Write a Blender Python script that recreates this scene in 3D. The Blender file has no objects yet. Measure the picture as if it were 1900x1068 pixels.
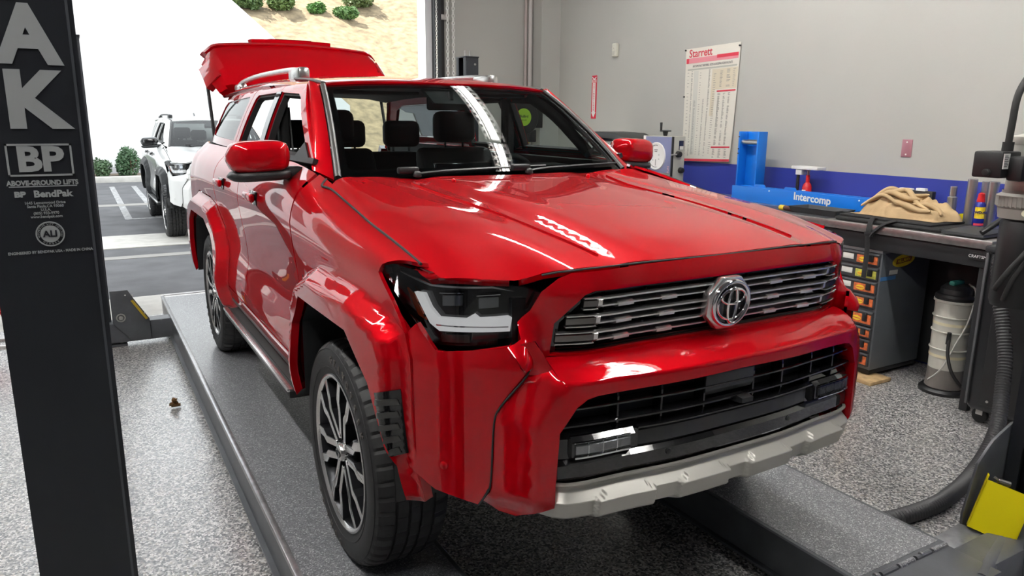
import bpy, bmesh, math, random
from mathutils import Vector, Matrix
from mathutils.geometry import delaunay_2d_cdt
V = Vector
PI = math.pi
SC = bpy.context.scene
COL = SC.collection

# ------------------------------------------------------------------ camera
cam_d = bpy.data.cameras.new('camera'); cam = bpy.data.objects.new('camera', cam_d); COL.objects.link(cam)
cam_d.sensor_width = 36.0; cam_d.lens = 36.0 * 1375.73 / 1900.0; cam_d.clip_start = 0.05; cam_d.clip_end = 400
def cam_matrix(pos, yaw, pitch, roll):
    f = V((math.sin(yaw) * math.cos(pitch), math.cos(yaw) * math.cos(pitch), -math.sin(pitch)))
    r = V((math.cos(yaw), -math.sin(yaw), 0)); u = r.cross(f)
    rr = r * math.cos(roll) + u * math.sin(roll); uu = -r * math.sin(roll) + u * math.cos(roll)
    return Matrix(((rr.x, uu.x, -f.x, pos[0]), (rr.y, uu.y, -f.y, pos[1]), (rr.z, uu.z, -f.z, pos[2]), (0, 0, 0, 1)))
cam.matrix_world = cam_matrix((-1.6227, -2.4454, 1.7667), 0.523804, 0.222767, 0.008647)
SC.camera = cam
vs = SC.view_settings
vs.view_transform = 'Standard'; vs.look = 'None'; vs.exposure = 0.75; vs.gamma = 1.0; vs.use_curve_mapping = False

# ------------------------------------------------------------------ world, sun, exposure
wd = bpy.data.worlds.new('sky'); SC.world = wd; wd.use_nodes = True
nt = wd.node_tree; nt.nodes.clear()
bg = nt.nodes.new('ShaderNodeBackground'); out = nt.nodes.new('ShaderNodeOutputWorld')
bg.inputs[0].default_value = (0.90, 0.955, 1.0, 1); bg.inputs[1].default_value = 1.9
nt.links.new(bg.outputs[0], out.inputs[0])
sd = bpy.data.lights.new('sun', 'SUN'); sd.energy = 11.0; sd.angle = math.radians(0.6); sd.color = (1.0, 0.93, 0.82)
sun = bpy.data.objects.new('sun', sd); COL.objects.link(sun)
sun.rotation_euler = V((0.42, -0.34, -0.84)).to_track_quat('-Z', 'Y').to_euler()
sun.location = (-8, 12, 20)

# ------------------------------------------------------------------ materials
MATS = {}
def mat(name, col, rough=0.5, metal=0.0, coat=0.0, spec=0.5, emis=None, estr=0.0, noise=None, bump=None, coat_rough=0.03):
    if name in MATS: return MATS[name]
    m = bpy.data.materials.new(name); m.use_nodes = True
    t = m.node_tree; b = t.nodes['Principled BSDF']
    b.inputs['Base Color'].default_value = (*col, 1); b.inputs['Roughness'].default_value = rough
    b.inputs['Metallic'].default_value = metal; b.inputs['Coat Weight'].default_value = coat
    b.inputs['Coat Roughness'].default_value = coat_rough; b.inputs['Specular IOR Level'].default_value = spec
    if emis: b.inputs['Emission Color'].default_value = (*emis, 1); b.inputs['Emission Strength'].default_value = estr
    tc = t.nodes.new('ShaderNodeTexCoord')
    if noise:      # (scale, amount, detail)
        n = t.nodes.new('ShaderNodeTexNoise'); n.inputs['Scale'].default_value = noise[0]; n.inputs['Detail'].default_value = noise[2] if len(noise) > 2 else 4
        t.links.new(tc.outputs['Object'], n.inputs['Vector'])
        r = t.nodes.new('ShaderNodeValToRGB'); a = noise[1]
        r.color_ramp.elements[0].position = 0.3; r.color_ramp.elements[1].position = 0.7
        r.color_ramp.elements[0].color = (*[max(0, c * (1 - a)) for c in col], 1); r.color_ramp.elements[1].color = (*[min(1, c * (1 + a)) for c in col], 1)
        t.links.new(n.outputs['Fac'], r.inputs['Fac']); t.links.new(r.outputs['Color'], b.inputs['Base Color'])
    if bump:       # (scale, strength)
        n2 = t.nodes.new('ShaderNodeTexNoise'); n2.inputs['Scale'].default_value = bump[0]; n2.inputs['Detail'].default_value = 5
        t.links.new(tc.outputs['Object'], n2.inputs['Vector'])
        bp = t.nodes.new('ShaderNodeBump'); bp.inputs['Strength'].default_value = bump[1]; bp.inputs['Distance'].default_value = 0.01
        t.links.new(n2.outputs['Fac'], bp.inputs['Height']); t.links.new(bp.outputs['Normal'], b.inputs['Normal'])
    MATS[name] = m; return m
def glass_mat(name, tint, ior=1.5, rough=0.0):
    if name in MATS: return MATS[name]
    m = bpy.data.materials.new(name); m.use_nodes = True; t = m.node_tree; t.nodes.clear()
    o = t.nodes.new('ShaderNodeOutputMaterial'); mx = t.nodes.new('ShaderNodeMixShader')
    tr = t.nodes.new('ShaderNodeBsdfTransparent'); tr.inputs[0].default_value = (*tint, 1)
    gl = t.nodes.new('ShaderNodeBsdfGlossy'); gl.inputs['Roughness'].default_value = rough
    fr = t.nodes.new('ShaderNodeFresnel'); fr.inputs['IOR'].default_value = ior
    t.links.new(fr.outputs[0], mx.inputs[0]); t.links.new(tr.outputs[0], mx.inputs[1]); t.links.new(gl.outputs[0], mx.inputs[2]); t.links.new(mx.outputs[0], o.inputs[0])
    MATS[name] = m; return m
def flake_mat(name, cols, scale, rough, base_noise=0.0):
    m = bpy.data.materials.new(name); m.use_nodes = True; t = m.node_tree; b = t.nodes['Principled BSDF']
    tc = t.nodes.new('ShaderNodeTexCoord')
    vo = t.nodes.new('ShaderNodeTexVoronoi'); vo.inputs['Scale'].default_value = scale
    t.links.new(tc.outputs['Object'], vo.inputs['Vector'])
    sp = t.nodes.new('ShaderNodeSeparateColor'); t.links.new(vo.outputs['Color'], sp.inputs[0])
    r = t.nodes.new('ShaderNodeValToRGB'); r.color_ramp.interpolation = 'CONSTANT'
    e = r.color_ramp.elements
    while len(e) < len(cols): e.new(0.5)
    for i, (p, c) in enumerate(cols): e[i].position = p; e[i].color = (*c, 1)
    t.links.new(sp.outputs[0], r.inputs['Fac'])
    n = t.nodes.new('ShaderNodeTexNoise'); n.inputs['Scale'].default_value = 1.3; n.inputs['Detail'].default_value = 6
    t.links.new(tc.outputs['Object'], n.inputs['Vector'])
    mr = t.nodes.new('ShaderNodeMapRange'); mr.inputs['To Min'].default_value = rough - 0.1; mr.inputs['To Max'].default_value = rough + 0.12
    t.links.new(n.outputs['Fac'], mr.inputs['Value']); t.links.new(mr.outputs[0], b.inputs['Roughness'])
    t.links.new(r.outputs['Color'], b.inputs['Base Color'])
    b.inputs['Coat Weight'].default_value = base_noise; b.inputs['Coat Roughness'].default_value = 0.16
    bp = t.nodes.new('ShaderNodeBump'); bp.inputs['Strength'].default_value = 0.25; bp.inputs['Distance'].default_value = 0.004
    t.links.new(vo.outputs['Distance'], bp.inputs['Height']); t.links.new(bp.outputs['Normal'], b.inputs['Normal'])
    MATS[name] = m; return m

# ------------------------------------------------------------------ mesh helpers
def link(name, me, material=None, parent=None, loc=None):
    o = bpy.data.objects.new(name, me); COL.objects.link(o)
    if material is not None and me is not None and len(me.materials) == 0:
        for k in (material if isinstance(material, (list, tuple)) else [material]): me.materials.append(k)
    if parent is not None: o.parent = parent
    if loc is not None: o.location = loc
    return o
def empty(name, label, cat, loc=(0, 0, 0), rz=0.0, group=None):
    o = bpy.data.objects.new(name, None); COL.objects.link(o); o.location = loc; o.rotation_euler = (0, 0, rz); o.empty_display_size = 0.1
    return tag(o, label, cat, group)
def tag(o, label, cat, group=None):
    o['label'] = label; o['category'] = cat
    if group: o['group'] = group
    return o
def struct(o):
    o['kind'] = 'structure'; return o
def mesh(name, verts, faces, material, parent=None, smooth=False, loc=None, sharp=None):
    me = bpy.data.meshes.new(name); me.from_pydata([tuple(v) for v in verts], [], faces); me.update()
    if smooth:
        me.polygons.foreach_set('use_smooth', [True] * len(me.polygons))
        if sharp is not None: me.set_sharp_from_angle(angle=math.radians(sharp))
    return link(name, me, material, parent, loc)
def bm_obj(name, bm, material, parent=None, smooth=False, sharp=35, loc=None):
    bmesh.ops.recalc_face_normals(bm, faces=bm.faces)
    me = bpy.data.meshes.new(name); bm.to_mesh(me); bm.free()
    if smooth:
        me.polygons.foreach_set('use_smooth', [True] * len(me.polygons)); me.set_sharp_from_angle(angle=math.radians(sharp))
    return link(name, me, material, parent, loc)
def bm_bevel(bm, r, seg=2, ang=25):
    es = [e for e in bm.edges if len(e.link_faces) == 2 and e.calc_face_angle(0) > math.radians(ang)]
    if es and r > 0: bmesh.ops.bevel(bm, geom=es, offset=r, segments=seg, affect='EDGES', profile=0.5, clamp_overlap=True)
def box(name, a, b, material, parent=None, bevel=0.0, seg=2, rot=None, loc=None):
    """axis aligned box between corners a and b, optionally turned by matrix rot about its centre"""
    bm = bmesh.new(); c = (V(a) + V(b)) / 2; s = V(b) - V(a)
    bmesh.ops.create_cube(bm, size=1.0, matrix=Matrix.Diagonal((abs(s.x), abs(s.y), abs(s.z), 1)))
    if bevel: bm_bevel(bm, bevel, seg)
    M = Matrix.Translation(c) @ (rot.to_4x4() if rot else Matrix.Identity(4))
    bmesh.ops.transform(bm, matrix=M, verts=bm.verts)
    return bm_obj(name, bm, material, parent, smooth=bevel > 0, loc=loc)
def prism(name, poly, fn, d, material, parent=None, bevel=0.0, seg=2, loc=None):
    """polygon (u,v) mapped by fn(u,v,w); extruded from w=0 to w=d"""
    bm = bmesh.new()
    lo = [bm.verts.new(fn(u, v, 0)) for u, v in poly]; hi = [bm.verts.new(fn(u, v, d)) for u, v in poly]
    n = len(poly); bm.faces.new(lo); bm.faces.new(hi[::-1])
    for i in range(n): bm.faces.new((lo[i], hi[i], hi[(i + 1) % n], lo[(i + 1) % n]))
    bmesh.ops.recalc_face_normals(bm, faces=bm.faces)
    if bevel: bm_bevel(bm, bevel, seg)
    return bm_obj(name, bm, material, parent, smooth=bevel > 0, loc=loc)
def frame_of(d):
    d = d.normalized(); a = V((0, 0, 1)) if abs(d.z) < 0.95 else V((1, 0, 0))
    x = a.cross(d).normalized(); return x, d.cross(x)
def cyl(name, p0, p1, r0, material, parent=None, r1=None, seg=24, bevel=0.0, loc=None):
    p0, p1 = V(p0), V(p1); r1 = r0 if r1 is None else r1; x, y = frame_of(p1 - p0); bm = bmesh.new()
    A = []; B = []
    for i in range(seg):
        t = 2 * PI * i / seg; w = x * math.cos(t) + y * math.sin(t)
        A.append(bm.verts.new(p0 + w * r0)); B.append(bm.verts.new(p1 + w * r1))
    bm.faces.new(A); bm.faces.new(B[::-1])
    for i in range(seg): bm.faces.new((A[i], B[i], B[(i + 1) % seg], A[(i + 1) % seg]))
    bmesh.ops.recalc_face_normals(bm, faces=bm.faces)
    if bevel: bm_bevel(bm, bevel, 2, 40)
    return bm_obj(name, bm, material, parent, smooth=True, loc=loc)
def smooth_path(pts, n=8):
    P = [V(p) for p in pts]; out = []
    for i in range(len(P) - 1):
        p0 = P[max(i - 1, 0)]; p1 = P[i]; p2 = P[i + 1]; p3 = P[min(i + 2, len(P) - 1)]
        for k in range(n):
            t = k / n
            out.append(0.5 * ((2 * p1) + (p2 - p0) * t + (2 * p0 - 5 * p1 + 4 * p2 - p3) * t * t + (3 * p1 - p0 - 3 * p2 + p3) * t ** 3))
    out.append(P[-1]); return out
def tube(name, pts, r, material, parent=None, seg=10, n=8, smooth=True, rfn=None, closed=False, flat=1.0, loc=None):
    P = smooth_path(pts, n) if n > 1 else [V(p) for p in pts]
    if closed: P = P[:-1] if (P[0] - P[-1]).length < 1e-6 else P
    N = len(P); verts = []; faces = []; up = None
    for i, p in enumerate(P):
        a = P[i - 1] if (i > 0 or closed) else P[i]; b = P[(i + 1) % N] if (i < N - 1 or closed) else P[i]
        d = (b - a).normalized()
        if up is None: x, y = frame_of(d)
        else:
            x = (up - d * up.dot(d)).normalized(); y = d.cross(x)
        up = x; rr = rfn(i / max(1, N - 1)) * r if rfn else r
        for k in range(seg):
            t = 2 * PI * k / seg; verts.append(p + x * math.cos(t) * rr + y * math.sin(t) * rr * flat)
    M = N if closed else N - 1
    for i in range(M):
        for k in range(seg):
            a = i * seg + k; b = i * seg + (k + 1) % seg; j = ((i + 1) % N) * seg
            faces.append((a, b, j + (k + 1) % seg, j + k))
    if not closed: faces.append(tuple(range(seg))[::-1]); faces.append(tuple(range((N - 1) * seg, N * seg)))
    return mesh(name, verts, faces, material, parent, smooth=True, sharp=50, loc=loc)
def lathe(name, prof, material, parent=None, seg=32, org=(0, 0, 0), axis=(0, 0, 1), rfn=None, sharp=35, close=False, cap=False):
    """profile of (radius, height) turned about axis through org"""
    x, y = frame_of(V(axis)); ax = V(axis).normalized(); org = V(org); verts = []; faces = []; n = len(prof)
    for k in range(seg):
        t = 2 * PI * k / seg; w = x * math.cos(t) + y * math.sin(t)
        for i, (r, h) in enumerate(prof):
            if rfn: r = rfn(i, k, r)
            verts.append(org + w * r + ax * h)
    for k in range(seg):
        k2 = (k + 1) % seg
        for i in range(n - 1 + (1 if close else 0)):
            i2 = (i + 1) % n
            faces.append((k * n + i, k2 * n + i, k2 * n + i2, k * n + i2))
    if cap and not close:
        if prof[0][0] > 1e-6: faces.append(tuple(k * n for k in range(seg))[::-1])
        if prof[-1][0] > 1e-6: faces.append(tuple(k * n + n - 1 for k in range(seg)))
    me = bpy.data.meshes.new(name); me.from_pydata([tuple(v) for v in verts], [], faces)
    bm = bmesh.new(); bm.from_mesh(me); bmesh.ops.remove_doubles(bm, verts=bm.verts, dist=1e-6); bmesh.ops.recalc_face_normals(bm, faces=bm.faces); bm.to_mesh(me); bm.free()
    me.polygons.foreach_set('use_smooth', [True] * len(me.polygons)); me.set_sharp_from_angle(angle=math.radians(sharp))
    return link(name, me, material, parent)
def text(name, body, size, M, material, parent=None, extrude=0.001, align='CENTER', bold=0.0, sx=1.0, spacing=1.0):
    cu = bpy.data.curves.new('lettering', 'FONT'); cu.body = body; cu.size = size; cu.extrude = extrude; cu.align_x = align; cu.align_y = 'CENTER'
    cu.offset = bold; cu.resolution_u = 3; cu.space_character = spacing
    tmp = bpy.data.objects.new('lettering', cu); COL.objects.link(tmp)
    bpy.context.view_layer.update()
    me = bpy.data.meshes.new_from_object(tmp.evaluated_get(bpy.context.evaluated_depsgraph_get()))
    bpy.data.objects.remove(tmp); bpy.data.curves.remove(cu)
    me.transform(M @ Matrix.Diagonal((sx, 1, 1, 1))); me.materials.clear(); me.name = name
    return link(name, me, material, parent)
def basis(o, x, y, z=None):
    """matrix whose columns are x (text right), y (text up), z (out of the page)"""
    x = V(x).normalized(); y = V(y).normalized(); z = x.cross(y).normalized()
    return Matrix(((x.x, y.x, z.x, o[0]), (x.y, y.y, z.y, o[1]), (x.z, y.z, z.z, o[2]), (0, 0, 0, 1)))

# --- one dimensional monotone cubic and a table of them
def pchip(xs, ys, x):
    n = len(xs)
    if x <= xs[0]: return ys[0] + (x - xs[0]) * (ys[1] - ys[0]) / (xs[1] - xs[0])
    if x >= xs[-1]: return ys[-1] + (x - xs[-1]) * (ys[-1] - ys[-2]) / (xs[-1] - xs[-2])
    i = 0
    while xs[i + 1] < x: i += 1
    def slope(k):
        if k == 0: return (ys[1] - ys[0]) / (xs[1] - xs[0])
        if k == n - 1: return (ys[-1] - ys[-2]) / (xs[-1] - xs[-2])
        h0 = xs[k] - xs[k - 1]; h1 = xs[k + 1] - xs[k]; d0 = (ys[k] - ys[k - 1]) / h0; d1 = (ys[k + 1] - ys[k]) / h1
        return (d0 * h1 + d1 * h0) / (h0 + h1)
    h = xs[i + 1] - xs[i]; t = (x - xs[i]) / h; m0 = slope(i) * h; m1 = slope(i + 1) * h
    return (2 * t ** 3 - 3 * t * t + 1) * ys[i] + (t ** 3 - 2 * t * t + t) * m0 + (-2 * t ** 3 + 3 * t * t) * ys[i + 1] + (t ** 3 - t * t) * m1
def table(xs, ys, T, x, y):
    """T[j][i]: value at ys[j], xs[i]"""
    j = 0
    while j < len(ys) - 2 and ys[j + 1] < y: j += 1
    lo = max(0, j - 1); hi = min(len(ys), j + 3)
    return pchip(ys[lo:hi], [pchip(xs, T[k], x) for k in range(lo, hi)], y)
def plin(xs, ys, x):
    if x <= xs[0]: return ys[0]
    for i in range(len(xs) - 1):
        if x <= xs[i + 1]: return ys[i] + (ys[i + 1] - ys[i]) * (x - xs[i]) / (xs[i + 1] - xs[i])
    return ys[-1]
def sstep(a, b, x):
    t = min(1, max(0, (x - a) / (b - a))); return t * t * (3 - 2 * t)
def lerp(a, b, t): return a + (b - a) * t
def inside(p, poly):
    x, y = p; c = False; n = len(poly); j = n - 1
    for i in range(n):
        xi, yi = poly[i]; xj, yj = poly[j]
        if (yi > y) != (yj > y) and x < (xj - xi) * (y - yi) / (yj - yi) + xi: c = not c
        j = i
    return c
def pdist(p, poly, closed=True):
    x, y = p; best = 1e9; n = len(poly)
    for i in range(n if closed else n - 1):
        ax, ay = poly[i]; bx, by = poly[(i + 1) % n]; dx, dy = bx - ax, by - ay; L = dx * dx + dy * dy
        t = 0 if L == 0 else min(1, max(0, ((x - ax) * dx + (y - ay) * dy) / L))
        d = math.hypot(x - ax - dx * t, y - ay - dy * t)
        if d < best: best = d
    return best
def resample(poly, h, closed=True):
    out = []; n = len(poly)
    for i in range(n if closed else n - 1):
        a = poly[i]; b = poly[(i + 1) % n]; L = math.hypot(b[0] - a[0], b[1] - a[1]); k = max(1, int(math.ceil(L / h)))
        for s in range(k): out.append((a[0] + (b[0] - a[0]) * s / k, a[1] + (b[1] - a[1]) * s / k))
    if not closed: out.append(poly[-1])
    return out
def rounded(poly, r, n=4):
    """round the corners of a polygon"""
    out = []; m = len(poly)
    for i in range(m):
        p = V(poly[i]); a = V(poly[i - 1]); b = V(poly[(i + 1) % m]); ra = min(r, (a - p).length * .45); rb = min(r, (b - p).length * .45)
        s = p + (a - p).normalized() * ra; e = p + (b - p).normalized() * rb
        for k in range(n + 1):
            t = k / n; q = s * (1 - t) ** 2 + p * 2 * t * (1 - t) + e * t * t; out.append((q.x, q.y))
    return out
def patch(name, outline, fn, material, parent=None, h=0.04, holes=(), depth=0.012, flip=False, mirror=False, loc=None):
    """a curved sheet: outline in (u,v) laid on the surface fn(u,v), exact normals, turned-in edges"""
    loops = [resample(outline, h)] + [resample(q, h) for q in holes]
    pts = []; edges = []
    for L in loops:
        s = len(pts); pts += L; edges += [(s + i, s + (i + 1) % len(L)) for i in range(len(L))]
    us = [p[0] for p in outline]; vs_ = [p[1] for p in outline]
    nu = int((max(us) - min(us)) / h); nv = int((max(vs_) - min(vs_)) / h)
    for i in range(nu + 1):
        for j in range(nv + 1):
            p = (min(us) + (i + .5 * (j % 2)) * h, min(vs_) + j * h)
            if not inside(p, outline) or any(inside(p, q) for q in holes): continue
            if min([pdist(p, outline)] + [pdist(p, q) for q in holes]) < 0.5 * h: continue
            pts.append(p)
    r = delaunay_2d_cdt([V(p) for p in pts], edges, [], 0, 1e-7)
    vv = [(p.x, p.y) for p in r[0]]; tris = []
    for f in r[2]:
        c = (sum(vv[i][0] for i in f) / 3, sum(vv[i][1] for i in f) / 3)
        if inside(c, outline) and not any(inside(c, q) for q in holes): tris.append(tuple(f))
    P = []; Nn = []; e = 1e-4
    for u, v in vv:
        p = V(fn(u, v)); du = V(fn(u + e, v)) - V(fn(u - e, v)); dv = V(fn(u, v + e)) - V(fn(u, v - e))
        n = du.cross(dv)
        n = n.normalized() if n.length > 1e-14 else V((0, 0, 1))
        P.append(p); Nn.append(-n if flip else n)
    faces = []; ln = []
    for f in tris:
        a, b, c = f
        fn_ = (P[b] - P[a]).cross(P[c] - P[a])
        if fn_.dot(Nn[a] + Nn[b] + Nn[c]) < 0: f = (a, c, b)
        faces.append(f); ln += [Nn[i] for i in f]
    # turned-in edge
    cnt = {}
    for f in faces:
        for k in range(3):
            a, b = f[k], f[(k + 1) % 3]; cnt[(a, b)] = 1
    verts = list(P); idx = {}
    if depth:
        for (a, b) in list(cnt):
            if (b, a) in cnt: continue
            for q in (a, b):
                if q not in idx: idx[q] = (len(verts), len(verts) + 1); verts += [P[q], P[q] - Nn[q] * depth]
            f = (idx[b][0], idx[a][0], idx[a][1], idx[b][1])
            faces.append(f); w = (verts[f[1]] - verts[f[0]]).cross(verts[f[2]] - verts[f[1]])
            w = w.normalized() if w.length > 0 else Nn[a]; ln += [w] * 4
    objs = []
    for s in ((1, -1) if mirror else (1,)):
        me = bpy.data.meshes.new(name)
        if s == 1: me.from_pydata([tuple(v) for v in verts], [], faces); nn = ln
        else:
            me.from_pydata([(-v.x, v.y, v.z) for v in verts], [], [tuple(reversed(f)) for f in faces]); nn = []; k = 0
            for f in faces:
                nn += [V((-q.x, q.y, q.z)) for q in reversed(ln[k:k + len(f)])]; k += len(f)
        me.polygons.foreach_set('use_smooth', [True] * len(me.polygons))
        me.normals_split_custom_set([tuple(q) for q in nn])
        objs.append(link(name, me, material, parent, loc))
    return objs if mirror else objs[0]
class Plan:
    """curve in plan (x,y) measured by arc length from its first point"""
    def __init__(s, pts):
        s.p = pts; s.t = [0]
        for a, b in zip(pts[:-1], pts[1:]): s.t.append(s.t[-1] + math.hypot(b[0] - a[0], b[1] - a[1]))
        s.x = [q[0] for q in pts]; s.y = [q[1] for q in pts]
    def at(s, t): return pchip(s.t, s.x, t), pchip(s.t, s.y, t)
    def normal(s, t):
        a = s.at(t - 1e-3); b = s.at(t + 1e-3); d = V((b[0] - a[0], b[1] - a[1])).normalized(); return V((d.y, -d.x))
    def t_of(s, x):
        lo, hi = 0, s.t[-1]
        for _ in range(40):
            m = (lo + hi) / 2
            if s.at(m)[0] < x: lo = m
            else: hi = m
        return (lo + hi) / 2
def copy_tree(o, parent=None):
    c = o.copy(); COL.objects.link(c)
    if parent is not None: c.parent = parent
    for ch in list(o.children): copy_tree(ch, c)
    return c

# ------------------------------------------------------------------ palette
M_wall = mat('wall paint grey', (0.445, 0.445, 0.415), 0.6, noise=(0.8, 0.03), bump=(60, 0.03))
M_blue = mat('wall paint blue', (0.030, 0.045, 0.30), 0.45)
M_ceil = mat('ceiling paint', (0.10, 0.10, 0.105), 0.8, bump=(20, 0.05))
M_floor = flake_mat('epoxy flake floor', [(0.0, (0.13, 0.13, 0.135)), (0.22, (0.29, 0.285, 0.28)), (0.40, (0.45, 0.44, 0.43)), (0.62, (0.72, 0.71, 0.69)), (0.82, (0.06, 0.06, 0.065)), (0.93, (0.36, 0.33, 0.29))], 120, 0.30, 0.6)
M_conc = mat('concrete apron', (0.55, 0.53, 0.49), 0.85, noise=(6, 0.12), bump=(80, 0.15))
M_asph = mat('asphalt', (0.115, 0.115, 0.12), 0.9, noise=(2.2, 0.2), bump=(120, 0.3))
M_lift = mat('lift grey enamel', (0.085, 0.09, 0.10), 0.38, noise=(9, 0.18), bump=(250, 0.05))
M_deck = flake_mat('runway deck coating', [(0.0, (0.13, 0.135, 0.145)), (0.4, (0.20, 0.205, 0.22)), (0.75, (0.28, 0.285, 0.30)), (0.92, (0.50, 0.50, 0.52))], 240, 0.32, 0.5)
M_post = mat('lift post charcoal', (0.013, 0.015, 0.020), 0.42)
M_decal = mat('silver decal', (0.40, 0.42, 0.42), 0.45)
M_yellow = mat('safety yellow', (0.95, 0.80, 0.0), 0.4)
M_steel = mat('bare steel', (0.55, 0.54, 0.52), 0.3, 1.0, noise=(14, 0.15))
M_black = mat('black plastic', (0.012, 0.012, 0.013), 0.45)
M_rubber = mat('black rubber', (0.018, 0.018, 0.018), 0.7)
M_chrome = mat('chrome', (0.85, 0.85, 0.86), 0.06, 1.0)
M_white = mat('white enamel', (0.80, 0.80, 0.78), 0.4)
M_led = mat('led tube', (1, 1, 1), 0.4, emis=(1.0, 0.98, 0.95), estr=60.0)
M_red = mat('red enamel', (0.55, 0.015, 0.02), 0.35)
M_paper = mat('paper white', (0.78, 0.77, 0.72), 0.6)
M_ink = mat('black ink', (0.02, 0.02, 0.02), 0.6)
M_inkgrey = mat('grey ink', (0.20, 0.20, 0.20), 0.6)
M_inkred = mat('red ink', (0.62, 0.04, 0.07), 0.6)

# ------------------------------------------------------------------ room shell
HC = 4.6
struct(box('floor', (-5.0, -6.5, -0.12), (3.75, 4.86, 0.0), M_floor))
struct(box('trim_1', (-3.4, 4.86, -0.12), (3.75, 5.74, -0.004), M_conc))['label'] = 'bare concrete threshold strip at the bay door'
wr = struct(box('wall_right', (3.75, -6.5, 1.375), (3.97, 6.15, HC), M_wall))
box('painted_band', (3.75, -6.5, -0.1), (3.97, 6.15, 1.375), M_blue, wr)['label'] = 'deep blue painted lower band of the wall'
wb = struct(box('wall_back', (2.10, 5.95, -0.1), (3.75, 6.15, HC), M_wall))
box('lintel', (-3.2, 5.95, 3.85), (2.10, 6.15, HC), M_wall, wb)
box('wall_return', (-5.2, 5.95, -0.1), (-3.2, 6.15, HC), M_wall, wb)
struct(box('wall_pillar', (3.47, 5.70, 0.0), (3.75, 5.95, HC), M_wall))
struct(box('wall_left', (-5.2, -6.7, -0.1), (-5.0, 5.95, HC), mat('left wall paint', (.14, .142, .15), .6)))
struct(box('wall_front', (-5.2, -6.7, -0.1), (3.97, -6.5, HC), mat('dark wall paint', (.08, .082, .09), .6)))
struct(box('ceiling', (-5.2, -6.7, HC), (3.97, 6.15, HC + 0.15), M_ceil))
# bay door track and jamb
dj = struct(box('door_1', (2.02, 5.93, 0.0), (2.10, 6.16, 3.85), mat('sunlit jamb paint', (0.70, 0.72, 0.74), 0.5)))  # sun on the jamb edge is put into its pale colour
dj['label'] = 'pale jamb and dark vertical track of the open bay door'
box('track', (2.10, 5.85, 0.0), (2.19, 5.95, 3.9), mat('dark galvanised track', (0.06, 0.065, 0.07), 0.4, 0.6), dj, 0.004)
box('weather_seal', (2.19, 5.90, 0.0), (2.25, 5.95, 3.9), M_black, dj, 0.004)
for zz in (1.2, 2.05, 2.9):
    box('track_bracket', (2.19, 5.88, zz), (2.33, 5.95, zz + 0.06), M_steel, dj, 0.003)
# conduit in the corner
cd = cyl('conduit', (3.43, 5.90, 0), (3.43, 5.90, HC), 0.028, mat('painted conduit', (0.50, 0.47, 0.45), 0.5))
tag(cd, 'thin painted vertical conduit beside the grey corner pillar', 'conduit')
cd2 = cyl('conduit', (3.37, 5.91, 0), (3.37, 5.91, HC), 0.018, mat('painted conduit pink', (0.42, 0.36, 0.34), 0.5))
tag(cd2, 'thinner brownish conduit left of the pale one by the pillar', 'conduit')

# ------------------------------------------------------------------ strip lights
def strip_light(x, y, label):
    L = 2.3; e = empty('strip_light', label, 'ceiling light', (x, y, 4.28), 0, 'slotted ceiling strip lights')
    box('channel', (-0.05, -L / 2, -0.02), (0.05, L / 2, 0.07), M_white, e, 0.006)
    for s in (-1, 1):
        cyl('lamp_tube', (s * 0.035, -L / 2 + .03, -0.045), (s * 0.035, L / 2 - .03, -0.045), 0.016, M_led, e, seg=12)
        r = None; bm = bmesh.new(); n = 15
        for k in range(n):                      # slotted wing: one bar per slot pitch, joined by two rails
            y0 = -L / 2 + L * k / n
            for a, b, d0, d1 in ((0.0, 1.0, 0.06, 0.085), (0.0, 1.0, 0.125, 0.155), (0.45, 1.0, 0.085, 0.125)):
                z0 = 0.0; q = [(s * d0, y0 + L / n * a), (s * d1, y0 + L / n * a), (s * d1, y0 + L / n * b), (s * d0, y0 + L / n * b)]
                zz = lambda X: -0.01 - 0.35 * (abs(X) - 0.06)
                lo = [bm.verts.new((X, Y, zz(X))) for X, Y in q]; hi = [bm.verts.new((X, Y, zz(X) + 0.004)) for X, Y in q]
                bm.faces.new(lo); bm.faces.new(hi[::-1])
                for i in range(4): bm.faces.new((lo[i], hi[i], hi[(i + 1) % 4], lo[(i + 1) % 4]))
        bm_obj('slotted_reflector', bm, M_white, e)
    for yy in (-0.8, 0.8): cyl('hanger', (0, yy, 0.06), (0, yy, HC - 4.28), 0.006, M_steel, e, seg=8)
    return e
for r, (x, nm) in enumerate(((1.55, 'the bench side row'), (-2.55, 'the row over the left bay'))):
    ys_ = (-2.25, 0.1, 2.45)
    for i, y in enumerate(ys_):
        strip_light(x, y, ('first', 'second', 'third', 'fourth')[i] + ' slotted strip light from the front wall in ' + nm)

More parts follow.
